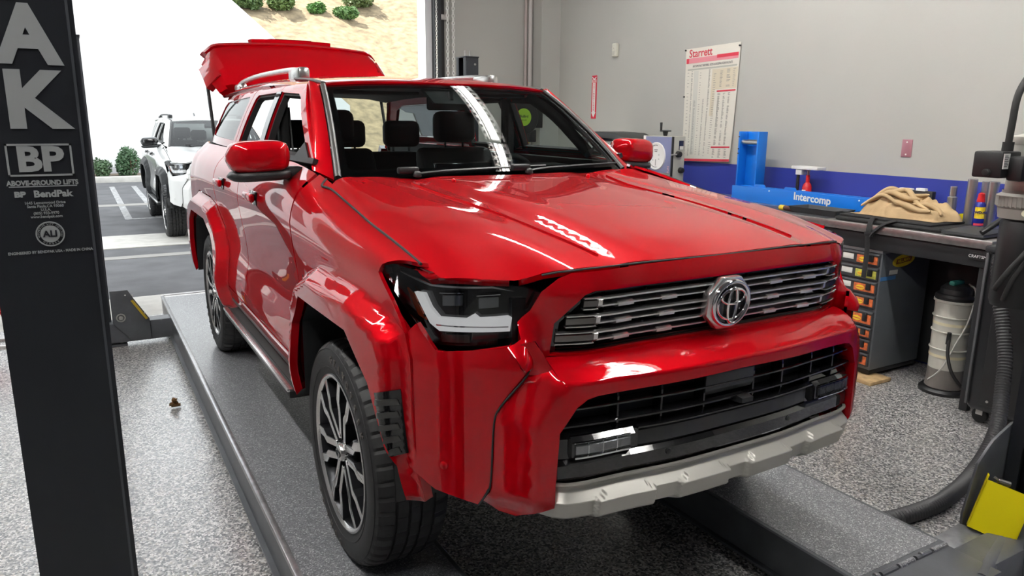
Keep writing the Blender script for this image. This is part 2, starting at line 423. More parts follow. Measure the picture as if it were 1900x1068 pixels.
# ------------------------------------------------------------------ four post lift
LF = empty('four_post_lift', 'dark grey four post drive-on lift under the red SUV', 'vehicle lift', (0, 0, 0))
def runway(s):
    a, b = (0.585, 1.115)
    x0, x1 = (a, b) if s > 0 else (-b, -a)
    bm = bmesh.new()
    prof = [(x0 + .012, 0.03), (x0 - .022, 0.03), (x0 - .022, 0.042), (x0, 0.042), (x0, 0.195), (x0 + .006, 0.20), (x1 - .006, 0.20), (x1, 0.195), (x1, 0.042), (x1 + .022, 0.042), (x1 + .022, 0.03), (x1 - .012, 0.03), (x1 - .012, .185), (x0 + .012, .185)]
    A = [bm.verts.new((x, -1.06, z)) for x, z in prof]; B = [bm.verts.new((x, 4.72, z)) for x, z in prof]
    bm.faces.new(A); bm.faces.new(B[::-1])
    for i in range(len(prof)): bm.faces.new((A[i], B[i], B[(i + 1) % len(prof)], A[(i + 1) % len(prof)]))
    o = bm_obj('runway', bm, M_lift, LF)
    box('deck_coating', (x0 + .022, -1.04, 0.197), (x1 - .022, 4.70, 0.2012), M_deck, o)
    xo = x1 if s > 0 else x0
    if s < 0: box('edge_rail', (x0 - .006, -1.06, 0.19), (x0 + .02, 4.72, 0.214), mat('worn runway edge', (0.42, 0.42, 0.43), 0.28, 0.7, noise=(30, .2)), o, 0.004)
    # hinged wheel stop at the front end
    f = box('wheel_stop_flap', (x0 + .01, -1.27, 0.178), (x1 - .01, -1.075, 0.196), M_lift, LF, 0.003)
    for k in range(5):
        xx = lerp(x0 + .06, x1 - .06, k / 4)
        cyl('hinge_knuckle', (xx - .045, -1.068, 0.196), (xx + .045, -1.068, 0.196), 0.011, M_lift if k % 2 else M_deck, f, seg=10)
    for xx in (x0 + .13, x1 - .13): cyl('hinge_bolt', (xx - .05, -1.068, .205), (xx - .04, -1.068, .205), 0.009, M_steel, f, seg=8)
    box('approach_plate', (x0 + .02, 4.72, 0.0), (x1 - .02, 4.78, 0.205), M_lift, LF, .004)
    return o
runway(-1); runway(1)
posts = {'fl': (-1.742, -1.609, -1.20, -1.0), 'fr': (1.606, 1.739, -1.20, -1.0), 'rl': (-1.668, -1.535, 4.0, 4.2), 'rr': (1.582, 1.715, 4.0, 4.2)}
def post(x0, x1, y0, y1, front):
    w = 0.012; bm = bmesh.new()
    inner = x1 if x0 < 0 else x0; outer = x0 if x0 < 0 else x1; s = 1 if inner > outer else -1   # s points from outer to inner
    # open channel: closed on the outside, slot towards the runways
    prof = [(outer, y0), (inner, y0), (inner, y0 + .05), (inner - s * w, y0 + .05), (inner - s * w, y0 + w), (outer + s * w, y0 + w), (outer + s * w, y1 - w), (inner - s * w, y1 - w), (inner - s * w, y1 - .05), (inner, y1 - .05), (inner, y1), (outer, y1)]
    A = [bm.verts.new((x, y, 0.02)) for x, y in prof]; B = [bm.verts.new((x, y, 2.33)) for x, y in prof]
    bm.faces.new(A); bm.faces.new(B[::-1])
    for i in range(len(prof)): bm.faces.new((A[i], B[i], B[(i + 1) % len(prof)], A[(i + 1) % len(prof)]))
    o = bm_obj('post', bm, M_post, LF)
    cx, cy = (x0 + x1) / 2, (y0 + y1) / 2
    box('base_plate', (cx - .16, cy - .17, 0), (cx + .16, cy + .17, 0.02), M_lift, o, 0.004)
    for dx in (-.12, .12):
        for dy in (-.13, .13): cyl('anchor_bolt', (cx + dx, cy + dy, .02), (cx + dx, cy + dy, .055), .012, M_steel, o, seg=8)
    box('top_plate', (x0 - .006, y0 - .006, 2.33), (x1 + .006, y1 + .006, 2.342), M_post, o, 0.003)
    for dx in (-.02, .03): cyl('cable_stud', (cx + dx, cy, 2.342), (cx + dx, cy, 2.40), .011, M_steel, o, seg=8)
    cyl('face_bolt', (cx + .03, y0 - .006, 2.27), (cx + .03, y0, 2.27), .010, M_steel, o, seg=10)
    box('ladder_lock_bar', (cx - .02, cy - .03, .05), (cx + .02, cy + .03, 2.25), M_steel, o, .003)
    box('seam_strip', (inner - s * .0095, y0 - .002, 0.05), (inner - s * .006, y0 + .001, 2.30), mat('post seam', (.07, .075, .085), .35), o)
    return o
PO = {k: post(*v, None) for k, v in posts.items()}
# lettering on the near left post (its face points towards the camera bay)
YF = posts['fl'][2] - 0.0012
def pm(x, z, k=0.7345): return (-1.6227 + (x + 1.6227) * k, YF, 1.7667 + (z - 1.7667) * k)
def ptext(s, x, z, size, bold=0, sx=1.0, nm='lettering'):
    o = text(nm, s, size * 0.7345, basis(pm(x, z), (1, 0, 0), (0, 0, 1)), M_decal, PO['fl'], extrude=0.0006, bold=bold, sx=sx); return o
ptext('P', -1.688, 2.025, .150, .005, 1.05, 'large_letter'); ptext('A', -1.684, 1.908, .140, .0045, .98, 'large_letter'); ptext('K', -1.686, 1.791, .140, .0045, 1.02, 'large_letter')
bm = bmesh.new()
x0, x1, z0, z1 = -1.742, -1.634, 1.654, 1.715; t = .0035
for a, b in (((x0, z0), (x1, z0 + t)), ((x0, z1 - t), (x1, z1)), ((x0, z0), (x0 + t, z1)), ((x1 - t, z0), (x1, z1))):
    pa, pb = V(pm(*a)), V(pm(*b)); bmesh.ops.create_cube(bm, size=1, matrix=Matrix.Translation((pa + pb) / 2) @ Matrix.Diagonal((abs(pb.x - pa.x), .0012, abs(pb.z - pa.z), 1)))
bm_obj('logo_border', bm, M_decal, PO['fl'])
ptext('BP', -1.688, 1.684, .064, .0018, 1.12, 'logo_letters')
ptext('ABOVE-GROUND LIFTS', -1.688, 1.641, .0125, .0004, .90)
box('rule_line', pm(-1.744, 1.6335), (pm(-1.632, 1.6335)[0], YF + .001, pm(0, 1.6355)[2]), M_decal, PO['fl'])
ptext('BP', -1.728, 1.6195, .014, .0006, 1.2); ptext('BendPak', -1.674, 1.6195, .0175, .0005, 1.05)
for i, s in enumerate(('1645 Lemonwood Drive', 'Santa Paula,CA 93060', 'U.S.A.', '(805) 933-9970', 'www.bendpak.com')): ptext(s, -1.689, 1.603 - i * .0067, .0072, .0001, .95)
c0 = pm(-1.687, 1.542)
lathe('seal_ring', [(.0163, -.0006), (.0163, .0006), (.0180, .0006), (.0180, -.0006)], M_decal, PO['fl'], 40, c0, (0, -1, 0), close=True)
lathe('seal_disc', [(0, .0004), (.0122, .0004), (.0122, -.0004), (0, -.0004)], M_decal, PO['fl'], 40, c0, (0, -1, 0))
text('seal_letters', 'ALI', .0125, basis((c0[0], YF - .0006, c0[2]), (1, 0, 0), (0, 0, 1)), M_post, PO['fl'], .0006, bold=.0004)
def arc_text(s, c, r, a0, a1, size, material, parent):
    for i, ch in enumerate(s):
        if ch == ' ': continue
        a = lerp(a0, a1, i / (len(s) - 1)); rad = (math.cos(a), math.sin(a)); top = 1 if math.sin(a) > 0 else -1
        text('seal_letter', ch, size, basis((c[0] + rad[0] * r, c[1], c[2] + rad[1] * r), (rad[1] * top, 0, -rad[0] * top), (rad[0] * top, 0, rad[1] * top)), material, parent, .0004)
arc_text('AUTOMOTIVE LIFT INSTITUTE', c0, .0143, math.radians(195), math.radians(-15), .0036, M_decal, PO['fl'])
arc_text('MEMBER', c0, .0143, math.radians(232), math.radians(308), .0036, M_decal, PO['fl'])
ptext('ENGINEERED BY BENDPAK USA - MADE IN CHINA', -1.689, 1.5075, .0072, .0001, .88)
# cross beams with end plates
def beam(yc, side_y):
    b = box('cross_beam', (-1.60, yc - .07, 0.035), (1.60, yc + .07, 0.19), M_lift, LF, 0.006); return b
bf = beam(-1.16, -1); br = beam(3.99, 1)
def end_plate(parent, s, y, x_in, x_out, cover):
    # plate with sloping shoulder, pin and yellow guard; x grows away from the runway
    P = [(x_in, .04), (x_in, .21), (x_in + .10, .385), (x_in + .135, .455), (x_out, .455), (x_out, .20), (x_in + .135, .045)]
    o = prism('end_plate', P, lambda u, v, w: (s * u, y + w, v), 0.012, M_lift, parent, .003)
    g = prism('yellow_guard', [(x_in + .012, .215), (x_in + .105, .375), (x_in + .122, .368), (x_in + .029, .208)], lambda u, v, w: (s * u, y - .014 + w, v), .022, M_yellow if cover else mat('dull yellow paint', (.55, .38, .02), .45), o, .002)
    lathe('pin_ring', [(.024, 0), (.024, .008), (.034, .008), (.034, 0)], M_steel, o, 28, (s * (x_in + .20), y, .24), (0, -1, 0), close=True)
    cyl('pin', (s * (x_in + .20), y - .012, .24), (s * (x_in + .20), y + .03, .24), .018, M_steel, o, seg=16, bevel=.003)
    for a, b in ((.105, .41), (.155, .415), (.03, .26)): cyl('rivet', (s * (x_in + a), y - .004, b), (s * (x_in + a), y, b), .006, M_white, o, seg=8)
    return o
end_plate(br, -1, 3.90, 1.27, 1.53, False)
end_plate(br, 1, 3.90, 1.30, 1.58, False)
# near right carriage: sheet steel side plates, yellow folded cover and roller tube
cp = prism('carriage_plate', [(1.36, .05), (1.34, .22), (1.375, .385), (1.46, .47), (1.62, .52), (1.78, .52), (1.78, .05)], lambda u, v, w: (u, -1.235 + w, v), .012, M_lift, bf, .003)
prism('carriage_plate', [(1.36, .05), (1.34, .22), (1.40, .43), (1.49, .51), (1.62, .56), (1.78, .56), (1.78, .05)], lambda u, v, w: (u, -0.995 + w, v), .012, M_lift, bf, .003)
lathe('pin_ring', [(.026, 0), (.026, .01), (.040, .01), (.040, 0)], M_steel, cp, 28, (1.60, -1.235, .20), (0, -1, 0), close=True)
cyl('pin', (1.60, -1.25, .20), (1.60, -1.2, .20), .022, M_steel, cp, seg=18, bevel=.003)
def fold(name, p, u, v, w, W, Lh, dep, material, parent):
    """folded channel cover: face W x Lh with two turned sides of depth dep"""
    t = .004; bm = bmesh.new()
    def bx(a, b):
        c = [(a[i] + b[i]) / 2 for i in range(3)]; s = [abs(b[i] - a[i]) for i in range(3)]
        Mx = Matrix(((u.x, v.x, w.x, p.x), (u.y, v.y, w.y, p.y), (u.z, v.z, w.z, p.z), (0, 0, 0, 1)))
        bmesh.ops.create_cube(bm, size=1, matrix=Mx @ Matrix.Translation(c) @ Matrix.Diagonal((*s, 1)))
    bx((0, 0, 0), (W, Lh, t)); bx((0, 0, -dep), (t, Lh + .02, t)); bx((W - t, 0, -dep), (W, Lh + .02, t))
    return bm_obj(name, bm, material, parent)
uu = V((.42, -.86, -.20)).normalized(); vv = V((.13, 0.02, .45)); vv = (vv - uu * vv.dot(uu)).normalized(); ww = uu.cross(vv)
fold('yellow_cover', V((1.312, -1.03, .195)), uu, vv, ww, .165, .205, .05, M_yellow, bf)
tube('release_cable', [(1.40, -1.06, .40), (1.43, -1.1, .36), (1.44, -1.12, .30)], .005, M_steel, bf, 8)
cyl('air_fitting', (1.41, -1.07, .385), (1.44, -1.10, .375), .012, M_steel, bf, seg=10)
tube('release_wire', [(1.47, -1.16, .13), (1.50, -1.19, .09), (1.46, -1.21, .065), (1.38, -1.18, .085)], .004, M_steel, bf, 6)
prism('tie_plate', [(1.10, -1.10), (1.10, -1.00), (1.34, -.985), (1.36, -1.12)], lambda u, v, w: (u, v, .165 + w), .012, mat('worn plate', (.30, .31, .33), .3, .6, noise=(20, .25)), bf, .002)
cyl('roller_tube', (1.02, -1.245, .175), (1.36, -1.14, .168), .026, M_lift, bf, seg=16)
cyl('roller_bore', (1.012, -1.2475, .175), (1.03, -1.242, .175), .018, M_black, bf, seg=14)
# power unit on the near right post
PU = cyl('power_unit', (1.64, -.905, 1.495), (1.64, -.905, 1.70), .085, mat('motor beige', (.52, .51, .46), .45, noise=(6, .1)), LF, seg=32, bevel=.01)
lathe('motor_cap', [(0, 0), (.088, 0), (.092, .01), (.09, .03), (.05, .04), (0, .042)], mat('motor beige'  , (.5, .5, .5)), PU, 32, (1.64, -.905, 1.69))
lathe('motor_foot', [(.10, 0), (.11, .01), (.11, .05), (.092, .06), (.092, .07)], mat('cast grey', (.32, .31, .28), .5), PU, 32, (1.64, -.905, 1.44))
lathe('pump_casting', [(.095, 0), (.098, .02), (.10, .045)], mat('cast grey', (.3, .3, .3)), PU, 32, (1.64, -.905, 1.40))
lathe('oil_reservoir', [(0, 0), (.075, 0), (.083, .02), (.083, .34), (.075, .36), (0, .36)], M_black, PU, 28, (1.64, -.905, 1.04))
for k in range(14):
    a = math.radians(150 + k * 9); c_, s_ = math.cos(a), math.sin(a)
    box('cooling_fin', (1.64 + c_ * .108 - .003, -.905 + s_ * .108 - .003, 1.447), (1.64 + c_ * .116 + .003, -.905 + s_ * .116 + .003, 1.488), mat('cast grey', (.3, .3, .3)), PU)
sb = box('switch_box', (1.40, -.91, 1.565), (1.53, -.80, 1.665), M_black, PU, .008)
box('switch_cover', (1.44, -.965, 1.555), (1.56, -.905, 1.648), M_black, sb, .012)
for zz in (1.565, 1.593, 1.62): box('toggle_key', (1.485, -.982, zz), (1.53, -.962, zz + .020), mat('dark switch grey', (.05, .05, .055), .3), sb, .004)
cyl('knob', (1.385, -.86, 1.585), (1.402, -.86, 1.585), .014, M_rubber, sb, seg=14, bevel=.003)
wl = box('notice_sticker', (1.405, -.9125, 1.60), (1.445, -.909, 1.658), M_white, sb)
for k in range(7): box('printed_line', (1.409, -.9135, 1.648 - k * .0066), (1.430 + .006 * (k % 2), -.912, 1.6505 - k * .0066), M_ink, wl)
tube('power_cable', [(1.50, -.87, 1.66), (1.505, -.87, 1.76), (1.53, -.865, 1.88), (1.62, -.86, 1.97), (1.75, -.86, 2.05), (2.0, -.88, 2.12)], .013, M_rubber, PU, 10)
cyl('cable_gland', (1.50, -.87, 1.655), (1.501, -.87, 1.70), .020, M_rubber, PU, seg=14)
def on_motor(a0, a1, z0, z1, material, name, rr=.0865):
    n = 10; vs_ = []; fs = []
    for i in range(n + 1):
        a = math.radians(lerp(a0, a1, i / n)); c = (1.64 + math.cos(a) * rr, -.905 + math.sin(a) * rr); vs_ += [(*c, z0), (*c, z1)]
    for i in range(n): fs.append((2 * i, 2 * i + 2, 2 * i + 3, 2 * i + 1))
    return mesh(name, vs_, fs, material, PU, True)
on_motor(195, 262, 1.508, 1.675, M_paper, 'data_label')
on_motor(196, 261, 1.60, 1.62, mat('orange print', (.80, .30, .03), .5), 'warning_stripe', .0872)
a = math.radians(222); text('warning_word', 'WARNING', .016, basis((1.64 + math.cos(a) * .089, -.905 + math.sin(a) *   .089, 1.610), (-math.sin(a), math.cos(a), 0), (0, 0, 1)), M_ink, PU, .0004)
for k in range(8):
    zz = 1.666 - k * .010 if k < 5 else 1.585 - (k - 5) * .025
    on_motor(200, 250 - 6 * (k % 3), zz, zz + .004, M_inkgrey, 'printed_line', .0873)
cyl('hydraulic_fitting', (1.52, -.96, 1.432), (1.57, -.96, 1.415), .014, mat('cream fitting', (.62, .58, .42), .4), PU, seg=12)
tube('hydraulic_elbow', [(1.52, -.965, 1.435), (1.56, -.975, 1.43), (1.58, -.985, 1.405), (1.565, -.985, 1.36)], .012, mat('cream fitting', (.6, .6, .4)), PU, 10)
tube('hydraulic_hose', [(1.68, -1.0, 1.40), (1.60, -1.0, 1.36), (1.53, -.98, 1.28), (1.505, -.94, 1.20), (1.50, -.90, 1.12)], .011, M_rubber, PU, 10)
tube('hydraulic_hose', [(1.70, -1.0, 1.37), (1.62, -1.0, 1.33), (1.55, -.98, 1.25), (1.52, -.95, 1.16), (1.515, -.93, 1.08)], .009, M_rubber, PU, 10)
box('capacitor_tag', (1.565, -.955, 1.515), (1.595, -.985, 1.55), M_yellow, PU, .003)

# ------------------------------------------------------------------ sport utility vehicle (car space: x across, y to the rear, z up, front axle at y=0)
M_paint = mat('red metallic paint', (0.43, 0.0008, 0.005), 0.42, 0.30, spec=0.0, coat=1.0, coat_rough=0.02)
M_wpaint = mat('white paint', (0.78, 0.78, 0.76), 0.35, 0.0, coat=1.0)
M_gblack = mat('gloss black trim', (0.008, 0.008, 0.009), 0.12, coat=0.6)
M_trim = mat('satin black trim', (0.016, 0.017, 0.018), 0.42)
M_moulding = mat('dark grey moulding', (0.05, 0.05, 0.048), 0.38)
M_satin = mat('satin silver plastic', (0.50, 0.49, 0.45), 0.42, 0.55)
M_bright = mat('bright grille metal', (0.80, 0.80, 0.79), 0.24, 0.9)
M_machined = mat('machined alloy', (0.66, 0.65, 0.64), 0.22, 1.0)
M_rimdark = mat('dark alloy', (0.035, 0.036, 0.04), 0.3, 0.7)
M_tire = mat('tyre rubber', (0.017, 0.017, 0.018), 0.62, bump=(90, 0.06))
M_tirelet = mat('tyre lettering', (0.075, 0.066, 0.06), 0.5)
M_wind = glass_mat('windscreen glass', (0.50, 0.57, 0.56))
M_privacy = glass_mat('privacy glass', (0.10, 0.12, 0.12), 1.55)
M_lens = glass_mat('clear lens', (0.93, 0.94, 0.95), 1.45)
M_drl = mat('frosted light guide', (0.78, 0.80, 0.80), 0.3, emis=(1, 1, 1), estr=0.22)
M_amber = mat('amber reflector', (0.35, 0.05, 0.01), 0.2, coat=0.5)
M_taillens = mat('tail lamp lens', (0.45, 0.01, 0.015), 0.1, coat=1.0)
M_cabin = mat('cabin black', (0.014, 0.014, 0.015), 0.75)
M_seat = mat('seat black leather', (0.016, 0.016, 0.017), 0.55, bump=(30, 0.1))
M_headliner = mat('headliner grey', (0.10, 0.10, 0.10), 0.9)

YS = [-0.75, -0.45, -0.1, 0.42, 1.0, 1.45, 2.0, 2.5, 2.85, 3.3, 3.7, 3.95]
SL = [.42, .52, .62, .70, .82, .95, 1.08, 1.18, 1.28, 1.40]
SX = [[.84, .86, .875, .882, .888, .89, .888, .875, .850, .82],
      [.87, .89, .905, .910, .912, .915, .912, .900, .868, .825],
      [.88, .90, .912, .915, .914, .920, .925, .915, .872, .815],
      [.88, .915, .930, .925, .912, .918, .930, .930, .892, .800],
      [.88, .920, .935, .925, .902, .908, .926, .934, .905, .805],
      [.88, .920, .935, .925, .902, .908, .926, .934, .905, .805],
      [.88, .920, .935, .925, .905, .910, .926, .934, .905, .805],
      [.88, .915, .930, .925, .915, .918, .926, .932, .904, .805],
      [.88, .91, .92, .92, .920, .922, .926, .930, .902, .803],
      [.88, .905, .915, .918, .920, .922, .924, .922, .892, .795],
      [.85, .88, .89, .895, .900, .902, .902, .895, .862, .765],
      [.76, .79, .80, .805, .81, .815, .815, .805, .77, .70]]
SZ = [[.42, .52, .62, .70, .82, .95, 1.06, 1.125, 1.155, 1.165],
      [.42, .52, .62, .70, .82, .95, 1.07, 1.15, 1.185, 1.198],
      [.42, .52, .62, .70, .82, .95, 1.08, 1.165, 1.220, 1.240],
      [.42, .52, .62, .70, .82, .95, 1.08, 1.18, 1.270, 1.335],
      [.42, .52, .62, .70, .82, .95, 1.08, 1.18, 1.285, 1.388]] + [[.42, .52, .62, .70, .82, .95, 1.08, 1.18, 1.285, 1.388]] * 7
LIP_F = [(.37, .50), (.36, .80), (.22, .935), (-.33, .945), (-.50, .83), (-.565, .72), (-.61, .61), (-.615, .50)]
OUT_F = [(.452, .50), (.452, .88), (.31, 1.0), (.12, 1.06), (-.31, 1.075), (-.53, 1.045), (-.615, 1.0), (-.642, .93), (-.65, .56), (-.65, .50)]
LIP_R = [(2.22, .46), (2.24, .70), (2.38, .87), (2.56, .945), (3.10, .945), (3.28, .86), (3.38, .70), (3.40, .46)]
OUT_R = [(2.10, .46), (2.12, .75), (2.22, .93), (2.42, 1.05), (2.60, 1.07), (3.10, 1.07), (3.36, 1.0), (3.50, .85), (3.54, .46)]
def side(y, s):
    x = table(SL, YS, SX, s, y); z = table(SL, YS, SZ, s, y)
    for q in (OUT_F, OUT_R):
        if inside((y, s), q):
            d = pdist((y, s), q, closed=False); x += 0.066 * (sstep(0.0, 0.062, d) * .75 + .25 * min(1, d / .062)); break
    return V((-x, y, z))
GZ = [1.36, 1.40, 1.5, 1.6, 1.68, 1.73, 1.76]; GX = [.815, .802, .768, .728, .690, .658, .615]
def green(y, z):
    x = pchip(GZ, GX, z) - max(0, 1.0 - y) * .04 - max(0, y - 2.4) ** 2 * .045
    return V((-x, y, z))
HX = [0, .2, .34, .40, .45, .55, .66, .76, .82, .86]; HY = [-.92, -.75, -.5, -.2, .1, .45]
HT = [[1.178, 1.178, 1.176, 1.172, 1.172, 1.160, 1.10, 1.09, 1.09, 1.09],
      [1.222, 1.221, 1.217, 1.206, 1.206, 1.205, 1.172, 1.150, 1.130, 1.10],
      [1.262, 1.261, 1.257, 1.243, 1.243, 1.247, 1.234, 1.214, 1.186, 1.155],
      [1.294, 1.293, 1.289, 1.273, 1.273, 1.279, 1.270, 1.252, 1.222, 1.190],
      [1.315, 1.314, 1.310, 1.295, 1.295, 1.303, 1.298, 1.282, 1.248, 1.215],
      [1.335, 1.335, 1.334, 1.328, 1.328, 1.336, 1.336, 1.325, 1.270, 1.235]]
def hoodz(x, y): return table(HX, HY, HT, abs(x), y)
def hood(x, y): return V((x, y, hoodz(x, y)))
def wscreen(u, v):
    w = lerp(.716, .601, v); y = lerp(.523, 1.082, v) - (1 - u * u) * lerp(.088, .055, v); z = lerp(1.33, 1.715, v) + (1 - u * u) * lerp(.006, .022, v)
    b = 4 * v * (1 - v) * .022
    return V((u * w, y - b * .57, z + b * .82))
RX = [0, .3, .48, .56, .61, .645, .67]; RD = [0, .005, .016, .025, .036, .052, .075]; RYs = [.95, 1.1, 1.4, 2.0, 3.0, 3.65]; RZ = [1.725, 1.758, 1.786, 1.806, 1.802, 1.775]
def roof(x, y): return V((x, y - 0, pchip(RYs, RZ, y) - pchip(RX, RD, abs(x))))
def sym(h): return Plan(h + [(-x, y) for x, y in h[-2::-1]])
LOW = sym([(-.935, -.60), (-.925, -.635), (-.90, -.68), (-.85, -.74), (-.80, -.79), (-.75, -.833), (-.70, -.870), (-.66, -.898), (-.62, -.922), (-.56, -.943), (-.40, -.961), (-.25, -.979), (0, -.985)])
LAMP = Plan([(-.90, -.36), (-.895, -.42), (-.885, -.48), (-.866, -.56), (-.840, -.63), (-.805, -.685), (-.755, -.735), (-.70, -.775), (-.65, -.80), (-.60, -.818), (-.52, -.84)])
GRL = sym([(-.70, -.745), (-.665, -.785), (-.635, -.815), (-.605, -.84), (-.575, -.864), (-.53, -.884), (-.487, -.897), (-.3, -.902), (0, -.907)])
def onplan(pl, off=0.0):
    def f(t, z):
        x, y = pl.at(t); n = pl.normal(t); return V((x + n.x * off, y + n.y * off, z))
    return f
def P2(pl, pts): return [(pl.t_of(x), z) for x, z in pts]
def grl_back(z): return (z - 1.128) * 0.36 if z > 1.128 else (1.128 - z) * 0.16
def grl(off=0.0):
    def f(t, z):
        x, y = GRL.at(t); n = GRL.normal(t); y -= .15 * sstep(1.08, .93, z) * sstep(.572, .70, abs(x)); return V((x + n.x * off, y + n.y * off + grl_back(z), z))
    return f
def mirror_obj(o):
    me = o.data.copy(); me.transform(Matrix.Diagonal((-1, 1, 1, 1))); me.flip_normals()
    q = link(o.name.split('.')[0], me, None, o.parent)
    for ch in list(o.children):
        m2 = ch.data.copy(); m2.transform(Matrix.Diagonal((-1, 1, 1, 1))); m2.flip_normals(); link(ch.name.split('.')[0], m2, None, q)
    return q

def make_wheel(root, style):
    """wheel about the x axis, outer face towards -x; origin at the hub"""
    w = bpy.data.objects.new('wheel', None); COL.objects.link(w); w.parent = root
    R = .408; rim = .281
    prof = [(rim - .012, -.115), (rim + .004, -.123), (rim + .012, -.126), (rim + .030, -.1335), (rim + .060, -.138), (rim + .085, -.1345), (R - .026, -.126), (R - .016, -.121), (R - .009, -.110), (R - .004, -.098),
            (R - .001, -.080), (R, -.0705), (R - .009, -.069), (R - .009, -.061), (R, -.0595), (R + .001, -.025), (R - .008, -.0235), (R - .008, -.0155), (R + .001, -.014), (R + .001, .014), (R - .008, .0155), (R - .008, .0235), (R + .001, .025),
            (R, .0595), (R - .009, .061), (R - .009, .069), (R, .0705), (R - .001, .080), (R - .004, .098), (R - .009, .110), (R - .016, .121), (R - .026, .126), (rim + .085, .1345), (rim + .060, .138), (rim + .030, .1335), (rim, .12)]
    n = 240
    def rf(i, k, r):
        if 7 <= i <= 11 or 26 <= i <= 30: return r - (.007 if k % 5 == 0 else 0)
        if i in (14, 15) or i in (22, 23): return r - (.005 if k % 6 == 2 else 0)
        if i in (18, 19): return r - (.004 if k % 6 == 5 else 0)
        if style == 'rugged' and 11 <= i <= 26: return r - (.008 if (k // 3) % 2 else 0)
        return r
    t = lathe('tyre', prof, M_tire, w, n, (0, 0, 0), (1, 0, 0), rf, sharp=28)
    # raised sidewall lettering
    if style == 'road':
        for word, mid, step in (('GRANDTREK', 62, 7.6), ('DUNLOP', 248, 9.0)):
            for i, ch in enumerate(word):
                a = math.radians(mid - (i - (len(word) - 1) / 2) * step); rr = rim + .066
                # seen from -x: screen right is towards -y (front of the vehicle)
                rad = V((0, -math.cos(a), math.sin(a))); tan = V((0, -math.sin(a), -math.cos(a)))
                text('sidewall_letter', ch, .034, basis(V((-.1375, 0, 0)) + rad * rr, tan, rad), M_tirelet, t, .0016, bold=.0009)
        for rr in (rim + .033, R - .030):
            lathe('sidewall_rib', [(rr - .0015, 0), (rr - .0008, -.0022), (rr + .0008, -.0022), (rr + .0015, 0)], M_tire, t, 96, (-.1335 if rr < .33 else -.1285, 0, 0), (1, 0, 0))
    rb = lathe('rim_barrel', [(rim + .006, -.118), (rim + .008, -.126), (rim + .003, -.130), (rim - .006, -.128), (rim - .014, -.118), (rim - .022, -.09), (rim - .035, -.02), (rim - .03, .10), (rim, .118)], M_rimdark, w, 72, (0, 0, 0), (1, 0, 0))
    lathe('rim_lip', [(rim + .0045, -.1295), (rim - .002, -.1312), (rim - .0075, -.1285), (rim - .0125, -.120)], M_machined, rb, 72, (0, 0, 0), (1, 0, 0))
    disc = lathe('brake_disc', [(.09, 0), (.165, 0), (.165, .025), (.09, .025)], mat('brake iron', (.12, .12, .125), .4, .8), w, 48, (-.01, 0, 0), (1, 0, 0), close=True)
    box('brake_caliper', (-.055, -.19, .03), (.03, -.10, .15), M_rimdark, w, .015)
    lathe('hub_pad', [(0, -.105), (.03, -.107), (.075, -.103), (.085, -.09), (.09, -.04), (.10, .0)], M_rimdark, w, 36, (0, 0, 0), (1, 0, 0))
    nsp = 6
    for k in range(nsp):
        for sgn in (-1, 1):
            a = 2 * PI * k / nsp + math.radians(-14)
            c, s = math.cos(a), math.sin(a)
            # arm outline in (radius, tangent): straight bar, then a step sideways near the rim
            o_ = .013
            o_ = .009; pts = [(.048, o_ * 1.0), (.165, o_ + .004), (.195, o_ + .022), (rim - .006, o_ + .032), (rim - .008, o_ + .064), (.190, o_ + .056), (.155, o_ + .033), (.055, o_ + .027)]
            bm = bmesh.new(); fr = []; bk = []
            for r, q in pts:
                q *= sgn; yy = r * c - q * s; zz = r * s + q * c; xf = -.110 - .014 * math.sin(min(1, r / rim) * 2.2)
                fr.append(bm.verts.new((xf, yy, zz))); q2 = q * 1.0; bk.append(bm.verts.new((-.045, yy * .985, zz * .985)))
            f0 = bm.faces.new(fr if sgn < 0 else fr[::-1]); m_ = len(pts)
            for i in range(m_): bm.faces.new((fr[i], bk[i], bk[(i + 1) % m_], fr[(i + 1) % m_]))
            bmesh.ops.recalc_face_normals(bm, faces=bm.faces)
            if f0.normal.x > 0:
                for f in bm.faces: f.normal_flip()
            r_ = bmesh.ops.inset_individual(bm, faces=[f0], thickness=.0022, depth=.0016)
            for f in bm.faces: f.material_index = 0 if f is f0 else 1
            me = bpy.data.meshes.new('spoke'); bm.to_mesh(me); bm.free()
            me.materials.append(M_machined if style == 'road' else M_rimdark); me.materials.append(M_rimdark)
            link('spoke', me, None, w)
        a = 2 * PI * (k + .5) / nsp + math.radians(-14)
        yy, zz = .060 * math.cos(a), .060 * math.sin(a)
        cyl('lug_nut', (-.085, yy, zz), (-.120, yy, zz), .0125, M_chrome, w, .010, 6, .002)
        # bridge pad between the two bars near the rim
        a = 2 * PI * (k + .5) / nsp + math.radians(-14)
        if style == 'road':
            P_ = [(.17, -.018), (.215, -.034), (.262, -.030), (.262, .030), (.215, .034), (.17, .018)]
            prism('rim_pocket', P_, lambda u, v, d: (-.060 - .02 * u + d, u * math.cos(a) - v * math.sin(a), u * math.sin(a) + v * math.cos(a)), .02, mat('grey alloy', (.20, .205, .215), .3, .8), w, .004)
    cp = lathe('centre_cap', [(0, -.132), (.020, -.1315), (.030, -.128), (.034, -.118), (.036, -.10)], M_machined, w, 32, (0, 0, 0), (1, 0, 0))
    for (cy, cz, ry, rz) in ((0, 0, .022, .015), (0, .003, .0065, .012), (0, .0075, .015, .006)):
        tube('cap_emblem', [(-.1318, cy + ry * math.cos(i * PI / 8), cz + rz * math.sin(i * PI / 8)) for i in range(17)], .0018, M_rimdark, cp, 6, 2)
    return w

